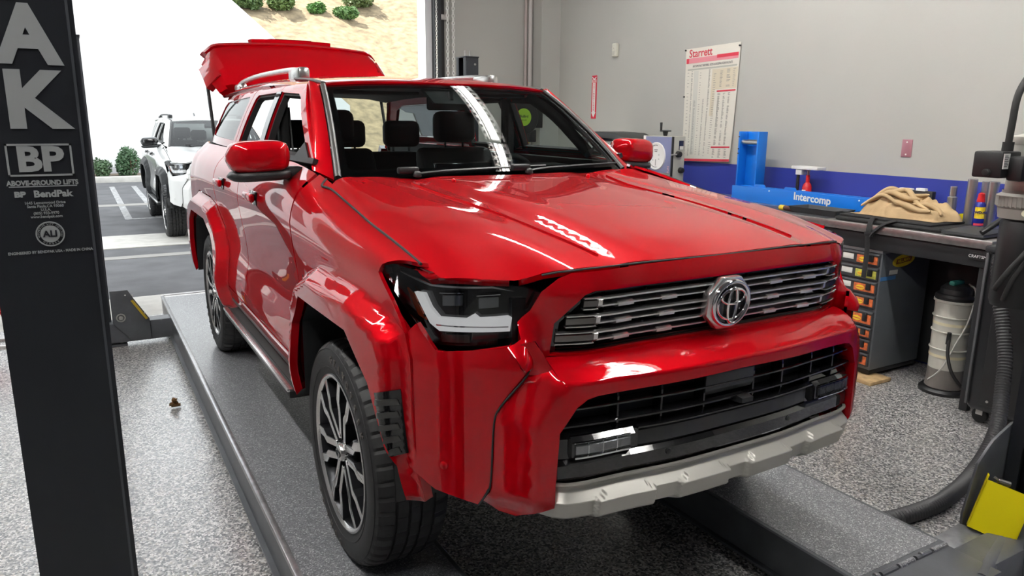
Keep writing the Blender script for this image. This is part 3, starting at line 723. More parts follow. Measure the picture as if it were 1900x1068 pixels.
def build_car(name, label, loc, rz, paint, style):
    red = style == 'road'
    root = empty(name, label, 'car', loc, rz)
    flare_m = paint if red else M_trim; mirror_m = paint if red else M_gblack
    hh = .035 if red else .06
    # ---------------- front wings, doors, quarters
    lamp_cut = [(-.47, 1.175), (-.52, 1.20), (-.60, 1.30), (-.64, 1.40)]
    fender = [(.452, .50), (.452, .88), (.31, 1.0), (.12, 1.06), (-.31, 1.075), (-.53, 1.045), (-.612, 1.003), (-.592, 1.03), (-.53, 1.085), (-.455, 1.135), (-.43, 1.155), (-.44, 1.195), (-.50, 1.27), (-.57, 1.34), (-.60, 1.40), (.40, 1.40), (.52, 1.40), (.50, 1.24), (.468, 1.0), (.462, .5)]
    patch('front_wing', fender, side, paint, root, hh, mirror=True, flip=True)
    fl = patch('wheel_arch_flare', [p for p in LIP_F] + OUT_F[::-1], side, flare_m, root, .016 if red else .06, mirror=True, flip=True, depth=.03)
    rl = patch('wheel_arch_flare', [p for p in LIP_R] + OUT_R[::-1], side, flare_m, root, .016 if red else .06, mirror=True, flip=True, depth=.03)
    fdoor = [(.476, .60), (.482, 1.0), (.514, 1.24), (.56, 1.395), (1.595, 1.395), (1.595, .60)]
    rdoor = [(1.605, .60), (1.605, 1.395), (2.36, 1.395), (2.40, 1.20), (2.36, 1.045), (2.215, .94), (2.11, .755), (2.10, .60)]
    quart = [(2.372, 1.395), (2.412, 1.20), (2.372, 1.048), (2.42, 1.058), (2.60, 1.078), (3.10, 1.078), (3.365, 1.007), (3.508, .853), (3.545, .55), (3.90, .62), (3.93, 1.0), (3.90, 1.36), (3.86, 1.395)]
    doors = patch('front_door', fdoor, side, paint, root, hh, mirror=True, flip=True)
    rdoors = patch('rear_door', rdoor, side, paint, root, hh, mirror=True, flip=True)
    patch('rear_quarter', quart, side, paint, root, hh, mirror=True, flip=True)
    patch('rocker_panel', [(.375, .43), (.46, .52), (.476, .592), (2.095, .592), (2.095, .53), (2.2, .43)], side, paint if red else M_trim, root, hh, mirror=True, flip=True)
    for s in (-1, 1):
        # handles
        for d, y0 in ((doors, 1.20), (rdoors, 2.10)):
            dd = d[0] if s < 0 else d[1]
            xs = abs(side(y0, 1.20).x)
            box('door_handle', (s * (xs + .012), y0 - .10, 1.185), (s * (xs + .036), y0 + .08, 1.225), mirror_m if not red else paint, dd, .011, 3)
            box('handle_recess', (s * (xs - .004), y0 - .085, 1.168), (s * (xs + .006), y0 + .05, 1.232), M_gblack, dd, .003)
        st = box('running_board', (s * .80, .50, .435), (s * .975, 2.05, .475), M_trim, root, .012)
        box('step_strip', (s * .955, .50, .468), (s * .982, 2.05, .482), M_bright, st, .004)
        box('step_tread', (s * .84, .55, .474), (s * .945, 2.0, .481), M_rubber, st, .002)
        box('sill_strip', (s * .905, .45, .515), (s * .925, 2.06, .533), M_trim, st, .004)
    # ---------------- greenhouse frames
    win_f = [(.76, 1.405), (.83, 1.475), (1.13, 1.660), (1.20, 1.680), (1.555, 1.695), (1.555, 1.405)]
    win_r = [(1.665, 1.405), (1.665, 1.697), (2.13, 1.693), (2.17, 1.675), (2.25, 1.43), (2.25, 1.405)]
    win_q = [(2.42, 1.43), (2.34, 1.66), (2.37, 1.690), (3.28, 1.67), (3.38, 1.64), (3.58, 1.47), (3.56, 1.44)]
    patch('front_door_frame', [(.62, 1.388), (.80, 1.50), (1.10, 1.700), (1.16, 1.735), (1.598, 1.738), (1.598, 1.388)], green, paint, root, .04, holes=[win_f], mirror=True, flip=True, depth=.02)
    patch('rear_door_frame', [(1.604, 1.388), (1.604, 1.738), (2.20, 1.737), (2.26, 1.70), (2.335, 1.44), (2.345, 1.388)], green, paint, root, .04, holes=[win_r], mirror=True, flip=True, depth=.02)
    patch('rear_pillar', [(2.353, 1.388), (2.343, 1.44), (2.268, 1.703), (2.21, 1.737), (3.30, 1.74), (3.50, 1.70), (3.80, 1.42), (3.85, 1.388)], green, paint, root, .04, holes=[win_q], mirror=True, flip=True, depth=.02)
    def green_off(o): return lambda y, z: green(y, z) + V((-o, 0, 0))
    patch('door_post_trim', [(1.56, 1.40), (1.56, 1.70), (1.66, 1.70), (1.66, 1.40)], green_off(.006), M_gblack, root, .05, mirror=True, flip=True, depth=.01)
    patch('quarter_glass', win_q, green_off(-.006), M_privacy, root, .06, mirror=True, flip=True, depth=.004)
    for wn, nm in ((win_f, 'window_seal'), (win_r, 'window_seal')):
        patch(nm, [(lerp(sum(p[0] for p in wn) / len(wn), p[0], 1.03), lerp(1.55, p[1], 1.04)) for p in wn], green_off(-.012), M_rubber, root, .06, holes=[[(lerp(sum(p[0] for p in wn) / len(wn), p[0], .955), lerp(1.55, p[1], .90)) for p in wn]], mirror=True, flip=True, depth=.03)
    patch('sail_panel', [(.66, 1.385), (.80, 1.468), (.90, 1.40), (.90, 1.385)], green_off(.008), M_trim, root, .05, mirror=True, flip=True, depth=.02)
    patch('belt_moulding', [(.62, 1.385), (2.30, 1.385), (2.30, 1.407), (.62, 1.407)], lambda y, z: green(y, z) + V((-.008, 0, 0)), M_trim, root, .06, mirror=True, flip=True, depth=.02)
    # pillars beside the windscreen
    def apil(t, w):
        a = wscreen(-1, t) + V((-.022, .012, .004)); b = V((lerp(-.800, -.656, t), lerp(.63, 1.15, t), lerp(1.368, 1.737, t)))
        m = (a + b) / 2 + V((-.016, -.022, .010)); return a * (1 - w) ** 2 + m * 2 * w * (1 - w) + b * w * w
    patch('windscreen_pillar', [(-.02, 0), (1.0, 0), (1.0, 1), (-.02, 1)], apil, paint, root, .1, mirror=True, flip=False, depth=.012)
    for s in (-1, 1):
        tube('windscreen_moulding', [wscreen(s * 1.012, t / 8) + V((0, -.002, .006)) for t in range(9)], .013, M_moulding, root, 8, 2, flat=.7)
        tube('roof_ditch', [roof(s * .60, y) + V((0, 0, .003)) for y in (1.10, 1.30, 1.60)], .012, M_moulding, root, 8, 3, flat=.6)
    # ---------------- roof, bonnet, windscreen
    ro = [(-.60, 1.085), (-.3, 1.040), (0, 1.02), (.3, 1.035), (.60, 1.085), (.64, 1.12), (.655, 1.15), (.662, 3.40), (.60, 3.60), (0, 3.66), (-.60, 3.60), (-.662, 3.40), (-.655, 1.15), (-.64, 1.12)]
    patch('roof_panel', ro, roof, paint, root, .06, flip=False, depth=.02)
    bo = [(-.53, -.853), (-.27, -.877), (0, -.884), (.27, -.877), (.53, -.853), (.56, -.840), (.595, -.820), (.662, -.795), (.736, -.750), (.805, -.684), (.838, -.635), (.842, -.59), (.828, -.30), (.818, .0), (.818, .30), (.832, .38), (.80, .425), (.755, .455), (.70, .465), (.4, .425), (0, .402),
          (-.4, .425), (-.70, .465), (-.755, .455), (-.80, .425), (-.832, .38), (-.818, .30), (-.818, 0), (-.828, -.30), (-.842, -.59), (-.838, -.635), (-.805, -.684), (-.736, -.750), (-.662, -.795), (-.595, -.820), (-.56, -.840)]
    bn = patch('bonnet', bo, hood, paint, root, .03 if red else .06, depth=.02)
    if red:
        for s in (-1, 1):   # raised blades along the power bulge
            pts = [(s * .395, -.80), (s * .425, -.55), (s * .475, .05), (s * .50, .30), (s * .475, .33), (s * .43, .10), (s * .40, -.40)]
            patch('bonnet_blade', pts if s > 0 else pts[::-1], lambda x, y: hood(x, y) + V((0, 0, .006)), paint, bn, .04, depth=.008)
        for s in (-1, 1): cyl('washer_jet', (s * .33, .27, hoodz(.33, .27)), (s * .33, .265, hoodz(.33, .27) + .012), .012, paint, bn, .006, 12, .003)
    for s in (-1, 1):
        tube('bonnet_shut_line', [V((s * x, y, max(hoodz(x, y), (side(y, 1.40).z - (x - abs(side(y, 1.40).x)) * .45)) + .0015)) for x, y in ((.80, .425), (.832, .38), (.820, .30), (.818, .15), (.818, 0), (.822, -.15), (.826, -.30), (.832, -.45), (.838, -.585))], .0045, M_rubber, bn, 6, 5)
    tube('bonnet_shut_line', [V((x, y - .003, hoodz(x, y) - .004)) for x, y in ((-.595, -.820), (-.56, -.840), (-.53, -.853), (-.27, -.877), (0, -.884), (.27, -.877), (.53, -.853), (.56, -.840), (.595, -.820))], .003, M_rubber, bn, 6, 4)
    ws = patch('windscreen', [(-1, -.02), (1, -.02), (1, 1), (-1, 1)], wscreen, M_wind, root, .09, depth=.004)
    patch('windscreen_frit', [(-1.0, -.03), (1.0, -.03), (1.0, 1.0), (-1.0, 1.0)], lambda u, v: wscreen(u, v) + V((0, .004, -.006)), M_gblack, ws, .08, holes=[rounded([(-.95, .075), (.95, .075), (.945, .955), (-.945, .955)], .05)], depth=.002)
    cowl = patch('cowl_panel', [(-.74, .44), (-.4, .40), (0, .38), (.4, .40), (.74, .44), (.72, .55), (.4, .50), (0, .47), (-.4, .50), (-.72, .55)], lambda x, y: V((x, y, 1.318 - .012 * abs(x))), M_trim, root, .08, depth=.02)
    for x0, x1, vv in ((-.42, .22, .035), (.10, .68, .04)):
        cyl('wiper_pivot', wscreen(x0 / .716, -.02) + V((0, -.03, .012)), wscreen(x0 / .716, -.02) + V((0, -.035, .032)), .02, M_black, cowl, .012, 14, .004)
        pts = [wscreen(lerp(x0, x1, k / 6) / .716, lerp(-.01, vv, (k / 6) ** .5)) + V((0, -.012, .014)) for k in range(7)]
        tube('wiper_arm', pts, .009, M_black, cowl, 6, 3, flat=.6)
        p0 = wscreen((x0 - .03) / .716, 0) + V((0, -.015, .02))
        box('wiper_head', p0 - V((.045, .02, .008)), p0 + V((.045, .015, .02)), M_black, cowl, .008)
    # ---------------- front fascia
    corner = [(-.917, .60), (-.915, .93), (-.929, .998), (-.912, 1.028), (-.898, 1.000), (-.872, .964), (-.855, .962), (-.72, .982), (-.715, .994), (-.674, .926), (-.737, .824), (-.752, .606), (-.782, .530), (-.874, .558)]
    patch('bumper_corner', P2(LOW, corner), lambda t, z: onplan(LOW, -.026 - .012 * sstep(.93, 1.0, z))(t, z), paint, root, hh, mirror=True, depth=.02)
    # lower frame around the intake: one continuous horn on each side joined by the upper rail
    def horn(t, z):
        x, y = LOW.at(t); n = LOW.normal(t); ax = abs(x)
        cr_ = .652 if z < .79 else lerp(.652, .585, min(1, (z - .79) / .11))
        o = .010 - .42 * max(0, ax - cr_) + .10 * max(0, min(ax, cr_) - .60)           # vertical crease on the horn
        o -= .03 * sstep(.575, .50, z) + .075 * max(0, (z - .90) / .05) * (1 if z > .90 else 0)
        return V((x + n.x * o, y + n.y * o, z))
    horn_p = [(-.740, .503), (-.780, .526), (-.757, .570), (-.747, .777), (-.733, .820), (-.684, .890), (-.668, .924), (-.628, .934), (-.575, .906), (-.50, .905), (0, .905), (.50, .905), (.575, .906), (.628, .934), (.668, .924), (.684, .890), (.733, .820), (.747, .777), (.757, .570), (.780, .526), (.740, .503), (.70, .500), (.608, .545), (.608, .615),
              (.600, .765), (.558, .832), (.53, .853), (.50, .859), (0, .866), (-.50, .859), (-.53, .853), (-.558, .832), (-.600, .765), (-.608, .615), (-.608, .545), (-.70, .500)]
    patch('bumper_frame', P2(LOW, horn_p), horn, paint, root, .03, depth=.05)
    ridge = lambda x: horn(LOW.t_of(x), .905)
    def shelf(x, w):
        a = ridge(x); xx = x * lerp(1, .597 / .60, w); b = grl(0.004)(GRL.t_of(max(-.64, min(.64, x * .995))), .944); m = lerp(0, .010, 4 * w * (1 - w)); p = a.lerp(b, w); return p + V((0, 0, m))
    patch('bumper_shelf', [(-.60, 0), (.60, 0), (.60, 1), (-.60, 1)], shelf, paint, root, .06, depth=.01)
    patch('bumper_beam', P2(LOW, [(-.86, .58), (-.60, .56), (-.60, .90), (-.66, 1.0), (-.86, .95)]), onplan(LOW, -.040), paint, root, .06, mirror=True, depth=.01)
    for s in (-1, 1):
        tube('bumper_shut_line', [onplan(LOW, -.024)(LOW.t_of(s * x), z) for x, z in ((.670, .930), (.684, .900), (.734, .822), (.7485, .77), (.755, .606), (.765, .565), (.782, .530))], .0028, M_rubber, root, 6, 5)
    # grille surround
    go_out = [(-.53, 1.176), (-.565, 1.163), (-.605, 1.128), (-.625, 1.073), (-.654, 1.042), (-.660, 1.003), (-.700, .985), (-.672, .926), (-.628, .934), (-.60, .938), (-.575, .944), (.575, .944), (.60, .938), (.628, .934), (.672, .926), (.700, .985), (.660, 1.003), (.654, 1.042), (.625, 1.073), (.605, 1.128), (.565, 1.163), (.53, 1.176), (.27, 1.183), (0, 1.185), (-.27, 1.183)]
    gopen = [(-.478, 1.128), (-.503, 1.118), (-.572, 1.040), (-.575, .952), (.575, .952), (.572, 1.040), (.503, 1.118), (.478, 1.128)]
    patch('grille_surround', P2(GRL, go_out), grl(.004), paint, root, .03, holes=[P2(GRL, gopen)], depth=.035)
    gb = patch('grille', P2(GRL, [(x * 1.01, lerp(1.04, z, 1.02)) for x, z in gopen]), grl(-.045), mat('grille void', (.004, .004, .005), .6), root, .06, depth=.004)
    gf = patch('grille_gasket', P2(GRL, [(x * 1.004, lerp(1.04, z, 1.01)) for x, z in gopen]), grl(-.006), M_gblack, gb, .05, holes=[P2(GRL, [(x * .978, lerp(1.04, z, .93)) for x, z in gopen])], depth=.04)
    def gbar(x0, x1, z0, z1, off, th, material, nm='grille_bar', n=14):
        pts = []; fs = []; vs_ = []
        for i in range(n + 1):
            x = lerp(x0, x1, i / n); t = GRL.t_of(x)
            for (zz, of) in ((z0, off), (lerp(z0, z1, .25), off + th), (lerp(z0, z1, .75), off + th), (z1, off), (z1, off - .02), (z0, off - .02)): vs_.append(grl(of)(t, zz))
        for i in range(n):
            for k in range(6): fs.append((i * 6 + k, i * 6 + (k + 1) % 6, i * 6 + 6 + (k + 1) % 6, i * 6 + 6 + k))
        fs += [tuple(range(6))[::-1], tuple(range(n * 6, n * 6 + 6))]
        o = mesh(nm, vs_, fs, material, gb); bm = bmesh.new(); bm.from_mesh(o.data); bmesh.ops.recalc_face_normals(bm, faces=bm.faces); bm.to_mesh(o.data); bm.free(); return o
    if red:
        for row, (zu, zl, xe) in enumerate(((1.106, 1.083, .505), (1.057, 1.034, .545), (1.009, .985, .566))):
            gbar(-.47, .47, zu - .006, zu + .004, -.004, .010, M_bright)                 # upper bright blade
            gbar(-.455, .455, zl - .005, zl + .004, -.008, .008, M_bright)
            gbar(-.50, .50, zl - .004, zu, -.034, .004, mat('grille inner dark', (.012, .012, .013), .3))
            for s in (-1, 1):
                gbar(s * xe, s * .465, zl - .006, zu + .004, -.004, .012, mat('grille end smoke', (.16, .155, .15), .22, .9), 'grille_end_block', 6)
                gbar(s * xe, s * .465, zu + .0005, zu + .0045, .008, .003, M_bright, 'grille_end_block', 6)
                gbar(s * xe, s * .465, zl - .007, zl - .003, .008, .003, M_bright, 'grille_end_block', 6)
                gbar(s * .470, s * .452, zl - .005, zu + .004, -.003, .010, M_bright, 'grille_end_block', 2)
                for xx in (.19, .345): gbar(s * xx, s * (xx + .055), zl - .009, zl + .009, -.003, .011, M_bright, 'grille_tab', 3)
        for x in (-.42, -.27, -.13, .13, .27, .42): gbar(x - .003, x + .003, .957, 1.122, -.038, .006, M_gblack, 'grille_rib', 1)
        gbar(-.57, .57, .957, .966, -.02, .008, M_gblack)
        # emblem: octagonal plate, ring and three ovals
        ec = V((0, -.932, 1.045)); er = .080
        oc = [(er * 1.09 * math.cos(math.radians(22.5 + 45 * i)), er * 1.09 * math.sin(math.radians(22.5 + 45 * i))) for i in range(8)]
        eb = prism('emblem', oc, lambda u, v, w: (ec.x + u * 1.06, ec.y + .010 + w + v * -.10, ec.z + v), .03, M_bright, root, .006)
        ef = lambda u, v, d: V((ec.x + u, ec.y + .008 - d - v * .10, ec.z + v))
        lathe_pts = [ef(.070 * math.cos(i * PI / 16), .067 * math.sin(i * PI / 16), .004) for i in range(33)]
        vs_ = [ef(.064 * math.cos(2 * PI * i / 40), .061 * math.sin(2 * PI * i / 40), .003) for i in range(40)]
        mesh('emblem_field', vs_, [tuple(range(40))], M_gblack, eb)
        tube('emblem_ring', lathe_pts, .0085, M_chrome, eb, 10, 2, flat=.8)
        for (cu_, cv_, ru, rv, th) in ((0, -.004, .017, .053, .0072), (0, .022, .046, .022, .0068), (0, 0, .058, .047, .0062)):
            tube('emblem_oval', [ef(cu_ + ru * math.cos(i * PI / 16), cv_ + rv * math.sin(i * PI / 16), .009) for i in range(33)], th, M_chrome, eb, 8, 2, flat=.7)
    else:
        for z in (.985, 1.03, 1.075): gbar(-.55, .55, z - .008, z + .008, -.01, .008, M_trim)
        for x in (-.45, -.3, -.15, 0, .15, .3, .45): gbar(x - .01, x + .01, .957, 1.122, -.03, .012, M_trim, 'grille_rib', 1)
        box('grille_word', (-.26, -.945, 1.02), (.26, -.915, 1.07), M_satin, gb, .006)
    # ---------------- lower intake, fog lamps, skid trim
    iv = [(-.606, .60), (-.606, .765), (-.56, .835), (-.50, .865), (.50, .865), (.56, .835), (.606, .765), (.606, .60)]
    ib = patch('lower_intake', P2(LOW, iv), onplan(LOW, -.055), mat('intake void', (.010, .012, .014), .55), root, .08, depth=.004)
    def lbar(x0, x1, z0, z1, off, th, material, nm, n=10, parent=ib):
        vs_ = []; fs = []
        for i in range(n + 1):
            t = LOW.t_of(lerp(x0, x1, i / n)); f = lambda of, zz: onplan(LOW, of)(t, zz)
            vs_ += [f(off, z0), f(off + th, lerp(z0, z1, .2)), f(off + th, lerp(z0, z1, .8)), f(off, z1), f(off - .04, z1), f(off - .04, z0)]
        for i in range(n):
            for k in range(6): fs.append((i * 6 + k, i * 6 + (k + 1) % 6, i * 6 + 6 + (k + 1) % 6, i * 6 + 6 + k))
        fs += [tuple(range(6))[::-1], tuple(range(n * 6, n * 6 + 6))]
        o = mesh(nm, vs_, fs, material, parent); bm = bmesh.new(); bm.from_mesh(o.data); bmesh.ops.recalc_face_normals(bm, faces=bm.faces); bm.to_mesh(o.data); bm.free(); return o
    for z in (.772, .820): lbar(-.59, .59, z - .004, z + .004, -.012, .005, M_gblack, 'intake_slat')
    lbar(-.36, .36, .736, .744, -.008, .006, M_gblack, 'intake_slat')
    for x in (-.42, -.28, -.125, .075, .205, .36, .48): lbar(x - .003, x + .003, .735, .862, -.02, .006, M_gblack, 'intake_rib', 1)
    lbar(-.125, .068, .792, .868, -.018, .008, mat('sensor panel', (.022, .024, .026), .3), 'sensor_panel', 4)
    lbar(.0, .045, .752, .775, -.012, .028, M_trim, 'camera_pod', 2)
    lbar(-.600, .600, .612, .672, -.022, .012, M_gblack, 'valance_panel', 16)
    lbar(-.350, .350, .668, .738, -.030, .012, mat('valance slope', (.014, .016, .018), .28), 'valance_panel', 12)
    for s in (-1, 1):
        lbar(s * .604, s * .35, .66, .752, -.030, .012, M_gblack, 'fog_panel', 8)
        fb = lbar(s * .566, s * .372, .676, .742, -.014, .016, M_gblack, 'fog_lamp', 6)
        lbar(s * .556, s * .390, .690, .728, -.0075, .012, mat('fog reflector', (.45, .46, .47), .18, .8), 'fog_reflector', 6, fb)
        for xx in (.430, .475, .52): lbar(s * (xx - .0015), s * (xx + .0015), .690, .728, .002, .004, M_chrome, 'reflector_rib', 1, fb)
        lbar(s * .558, s * .388, .684, .692, -.004, .012, M_chrome, 'lamp_trim', 6, fb)
        lbar(s * .560, s * .386, .728, .731, .000, .005, M_chrome, 'lamp_trim', 6, fb)
        lbar(s * .556, s * .390, .688, .730, .008, .002, M_lens, 'fog_lens', 6, fb)
        cyl('trim_screw', onplan(LOW, -.012)(LOW.t_of(s * .25), .648), onplan(LOW, -.007)(LOW.t_of(s * .25), .648), .009, M_black, ib, seg=14, bevel=.002)
    SKX = [0, .3, .56, .60, .66, .72]
    def skid(t, z):
        x, y = LOW.at(t); n = LOW.normal(t); ax = abs(x)
        o = plin([.44, .505, .512, .562, .588, .597, .604, .612], [-.16, -.008, .004, .014, -.012, -.012, .002, .002], z) - .06 * sstep(.57, .70, ax)
        for c in (-.402, -.131, .138, .42):
            w_ = .083 + (.012 if z < .566 else 0) - max(0, z - .566) * 1.6; q = (1 - sstep(w_ - .003, w_ + .004, abs(x - c))) * (1 - sstep(.577, .582, z)); o += .018 * q
        return V((x + n.x * o, y + n.y * o, z))
    patch('skid_trim', P2(LOW, [(-.606, .612), (-.606, .556), (-.69, .545), (-.70, .50), (-.60, .465), (.60, .465), (.70, .50), (.69, .545), (.606, .556), (.606, .612)]), skid, M_satin, root, .0065 if red else .05, depth=.01)
    patch('front_undertray', [(-.58, -.86), (.58, -.86), (.62, -.35), (-.62, -.35)], lambda x, y: V((x, y, .495 + .03 * (y + .9))), M_trim, root, .2, flip=True, depth=.02)
    # ---------------- head lamps
    lamp_o = [(-.894, 1.144), (-.891, 1.157), (-.883, 1.168), (-.868, 1.166), (-.837, 1.160), (-.811, 1.150), (-.736, 1.147), (-.662, 1.143), (-.594, 1.118), (-.618, 1.07), (-.653, 1.043), (-.659, 1.0), (-.70, .994), (-.702, .978), (-.824, .965), (-.839, .977), (-.861, 1.025), (-.892, 1.128)]
    hl = patch('head_lamp', P2(LAMP, lamp_o), onplan(LAMP, -.030), M_gblack, root, .03, mirror=True, depth=.02)
    def both(nm, pts, off, material, dep=.006, step=.02):
        a, b = patch(nm, P2(LAMP, pts), onplan(LAMP, off), material, hl[0], step, mirror=True, depth=dep); b.parent = hl[1]
        return a, b
    both('light_guide', [(-.863, 1.098), (-.850, 1.100), (-.840, 1.064), (-.826, 1.040), (-.772, 1.043), (-.754, 1.057), (-.743, 1.047), (-.676, 1.054), (-.666, 1.050), (-.671, 1.012), (-.825, 1.001), (-.841, 1.018)], -.012, M_drl, .012)
    both('light_guide_edge', [(-.830, 1.019), (-.675, 1.027), (-.675, 1.0235), (-.829, 1.0155)], -.009, M_chrome, .003)
    both('amber_marker', [(-.873, 1.104), (-.863, 1.086), (-.848, 1.024), (-.859, 1.034)], -.014, M_amber)
    for x0, x1 in ((-.820, -.780), (-.745, -.699)):
        both('projector_bezel', [(x0 - .006, 1.066), (x0 - .006, 1.106), (x1 + .006, 1.114), (x1 + .006, 1.072)], -.022, M_gblack, .01)
        both('projector_lens', [(x0, 1.072), (x0, 1.101), (x1, 1.106), (x1, 1.078)], -.016, mat('projector glass', (.35, .37, .38), .08, .7), .01)
        both('projector_lid', [(x0 - .004, 1.1065), (x0 - .004, 1.1085), (x1 + .004, 1.1145), (x1 + .004, 1.1125)], -.012, M_chrome, .006)
    both('bright_eyebrow', [(-.880, 1.146), (-.857, 1.137), (-.838, 1.129), (-.778, 1.131), (-.713, 1.135), (-.66, 1.122), (-.713, 1.130), (-.778, 1.126), (-.838, 1.1235), (-.857, 1.131)], -.012, M_bright, .004)
    both('turn_signal', [(-.822, .970), (-.824, .990), (-.765, .996), (-.765, .974)], -.016, mat('smoked indicator', (.06, .055, .05), .15), .006)
    both('lamp_lens', lamp_o, .0, M_lens, .03, .03)
    # ---------------- flare vent and bumper sensor
    for (y0, y1, y2, y3) in ((-.598, -.668, -.672, -.640),):
        vent = [(-.557, .820), (-.624, .842), (-.633, .655), (-.604, .640)]
        va = patch('flare_vent', vent, lambda y, s: side(y, s) + V((-.006, -.003, 0)), M_gblack, root, .010, mirror=True, flip=True, depth=.012)
        for k in range(5):
            zz = .805 - k * .036; yy = lerp(-.568, -.604, k / 4)
            pr = patch('vent_fin', [(yy, zz), (-.620, zz + .010), (-.624, zz - .006), (yy + .002, zz - .018)], lambda y, s: side(y, s) + V((-.011, -.005, 0)), M_moulding, va[0], .010, mirror=True, flip=True, depth=.006); pr[1].parent = va[1]
    for s in (-1, 1):
        p = onplan(LOW, -.010)(LOW.t_of(s * .85), .645); q = onplan(LOW, -.004)(LOW.t_of(s * .85), .645)
        cyl('parking_sensor', p, q, .012, paint, root, seg=18, bevel=.002)
    # ---------------- mirrors
    for s in (-1, 1):
        mm = bpy.data.objects.new('door_mirror', None); COL.objects.link(mm); mm.parent = root; mm.location = (s * .99, .79, 1.388); mm.scale = (1.06, 1.06, 1.10)
        # head: superellipse sections across the width
        def head(z0, z1, ya, yb, xa, xb, nm, material, p=3.6):
            n, m_ = 14, 24; vs_ = []; fs = []
            for i in range(n + 1):
                t = i / n; k = max(.02, 1 - abs(2 * t - 1) ** 4.5) ** .42
                x = lerp(xa, xb, t); tilt = .035 * t
                for j in range(m_):
                    a = 2 * PI * j / m_; c, d = math.cos(a), math.sin(a)
                    e = lambda v: math.copysign(abs(v) ** (2 / p), v)
                    vs_.append((s * x, (ya + yb) / 2 + e(c) * (yb - ya) / 2 * k + tilt, (z0 + z1) / 2 + e(d) * (z1 - z0) / 2 * k - .010 * t))
            for i in range(n):
                for j in range(m_): fs.append((i * m_ + j, i * m_ + (j + 1) % m_, i * m_ + m_ + (j + 1) % m_, i * m_ + m_ + j))
            fs += [tuple(range(m_))[::-1], tuple(range(n * m_, n * m_ + m_))]
            o = mesh(nm, vs_, fs, material, mm, True, sharp=60); bm = bmesh.new(); bm.from_mesh(o.data); bmesh.ops.recalc_face_normals(bm, faces=bm.faces); bm.to_mesh(o.data); bm.free(); return o
        head(-.035, .085, -.115, .055, -.125, .110, 'mirror_cap', mirror_m)
        head(-.066, -.022, -.105, .058, -.130, .107, 'mirror_base', M_trim)
        head(-.015, .070, .045, .062, -.105, .095, 'mirror_glass', M_chrome)
        box('mirror_stalk', (s * -.21, -.06, -.070), (s * -.10, .03, -.020), M_trim, mm, .014)
    # ---------------- roof rails, antenna
    for s in (-1, 1):
        z = lambda y: roof(.56, y).z
        r = tube('roof_rail', [(s * .56, 1.62, z(1.62) + .030), (s * .56, 1.72, z(1.72) + .040), (s * .565, 2.0, z(2.0) + .044), (s * .565, 2.7, z(2.7) + .044), (s * .56, 3.25, z(3.2) + .038), (s * .555, 3.42, z(3.4) + .01)], .019, mat('satin rail silver', (.62, .62, .60), .25, .9) if red else M_trim, root, 12, 6, flat=.8)
        box('rail_foot', (s * .53, 1.57, z(1.6) - .02), (s * .592, 1.80, z(1.7) + .052), mat('satin rail silver', (.6, .6, .6)) if red else M_trim, r, .018)
        box('rail_foot', (s * .53, 3.22, z(3.3) - .02), (s * .59, 3.42, z(3.3) + .035), mat('satin rail silver', (.6, .6, .6)) if red else M_trim, r, .018)
    prism('roof_antenna', [(3.0, 0), (3.18, 0), (3.15, .07), (3.12, .072)], lambda u, v, w: (-.014 + w, u, roof(0, 3.1).z + v - .004), .028, paint if red else M_gblack, root, .008)
    # ---------------- inner structure
    box('engine_bay', (-.66, -.78, .48), (.66, .45, 1.10), M_trim, root)
    box('under_body', (-.66, .40, .40), (.66, 3.80, .70), M_trim, root, .02)
    for s in (-1, 1):
        for y0, y1 in ((-.62, .46), (2.12, 3.50)):
            bm = bmesh.new(); pr = LIP_F if y0 < 0 else LIP_R
            A = [bm.verts.new((s * .94, y, z)) for y, z in pr]; B = [bm.verts.new((s * .55, y, z)) for y, z in pr]
            for i in range(len(pr) - 1): bm.faces.new((A[i], A[i + 1], B[i + 1], B[i]))
            bm.faces.new(B)
            bm_obj('wheel_arch_liner', bm, M_trim, root)
        box('inner_sill', (s * .66, .42, .44), (s * .885, 2.16, .66), M_trim, root)
    # ---------------- cabin
    box('cabin_floor', (-.84, .45, .66), (.84, 3.75, .72), M_cabin, root)
    box('firewall', (-.78, .40, .70), (.78, .46, 1.26), M_cabin, root)
    for s in (-1, 1):
        box('door_trim', (s * .72, .60, .72), (s * .77, 2.30, 1.365), M_cabin, root, .01)
        box('cargo_trim', (s * .70, 2.30, .72), (s * .75, 3.70, 1.38), M_cabin, root, .01)
        tube('pillar_trim', [(s * .70, .78, 1.40), (s * .65, 1.02, 1.58), (s * .60, 1.22, 1.69)], .030, M_headliner, root, 8, 4)
        box('centre_pillar_trim', (s * .655, 1.56, 1.36), (s * .70, 1.66, 1.69), M_cabin, root, .012)
        tube('seat_belt', [(s * .645, 1.60, 1.62), (s * .64, 1.56, 1.35), (s * .60, 1.48, 1.0)], .018, M_headliner, root, 6, 4, flat=.2)
    patch('headliner', [(-.60, 1.13), (.60, 1.13), (.62, 3.55), (-.62, 3.55)], lambda x, y: roof(x, y) + V((0, 0, -.045)), M_headliner, root, .15, flip=True, depth=.0)
    # dash
    dp = [(.46, 1.10), (.46, 1.275), (.60, 1.31), (.80, 1.315), (.95, 1.28), (1.02, 1.20), (1.0, .95), (.80, .80)]
    prism('dashboard', dp, lambda u, v, w: (-.77 + w, u, v), 1.54, M_cabin, root, .02)
    prism('instrument_hood', [(.72, 1.30), (.74, 1.345), (.92, 1.35), (.98, 1.29)], lambda u, v, w: (.20 + w, u, v), .38, M_cabin, root, .02)
    box('centre_screen', (-.14, .86, 1.20), (.17, .90, 1.36), M_gblack, root, .008)
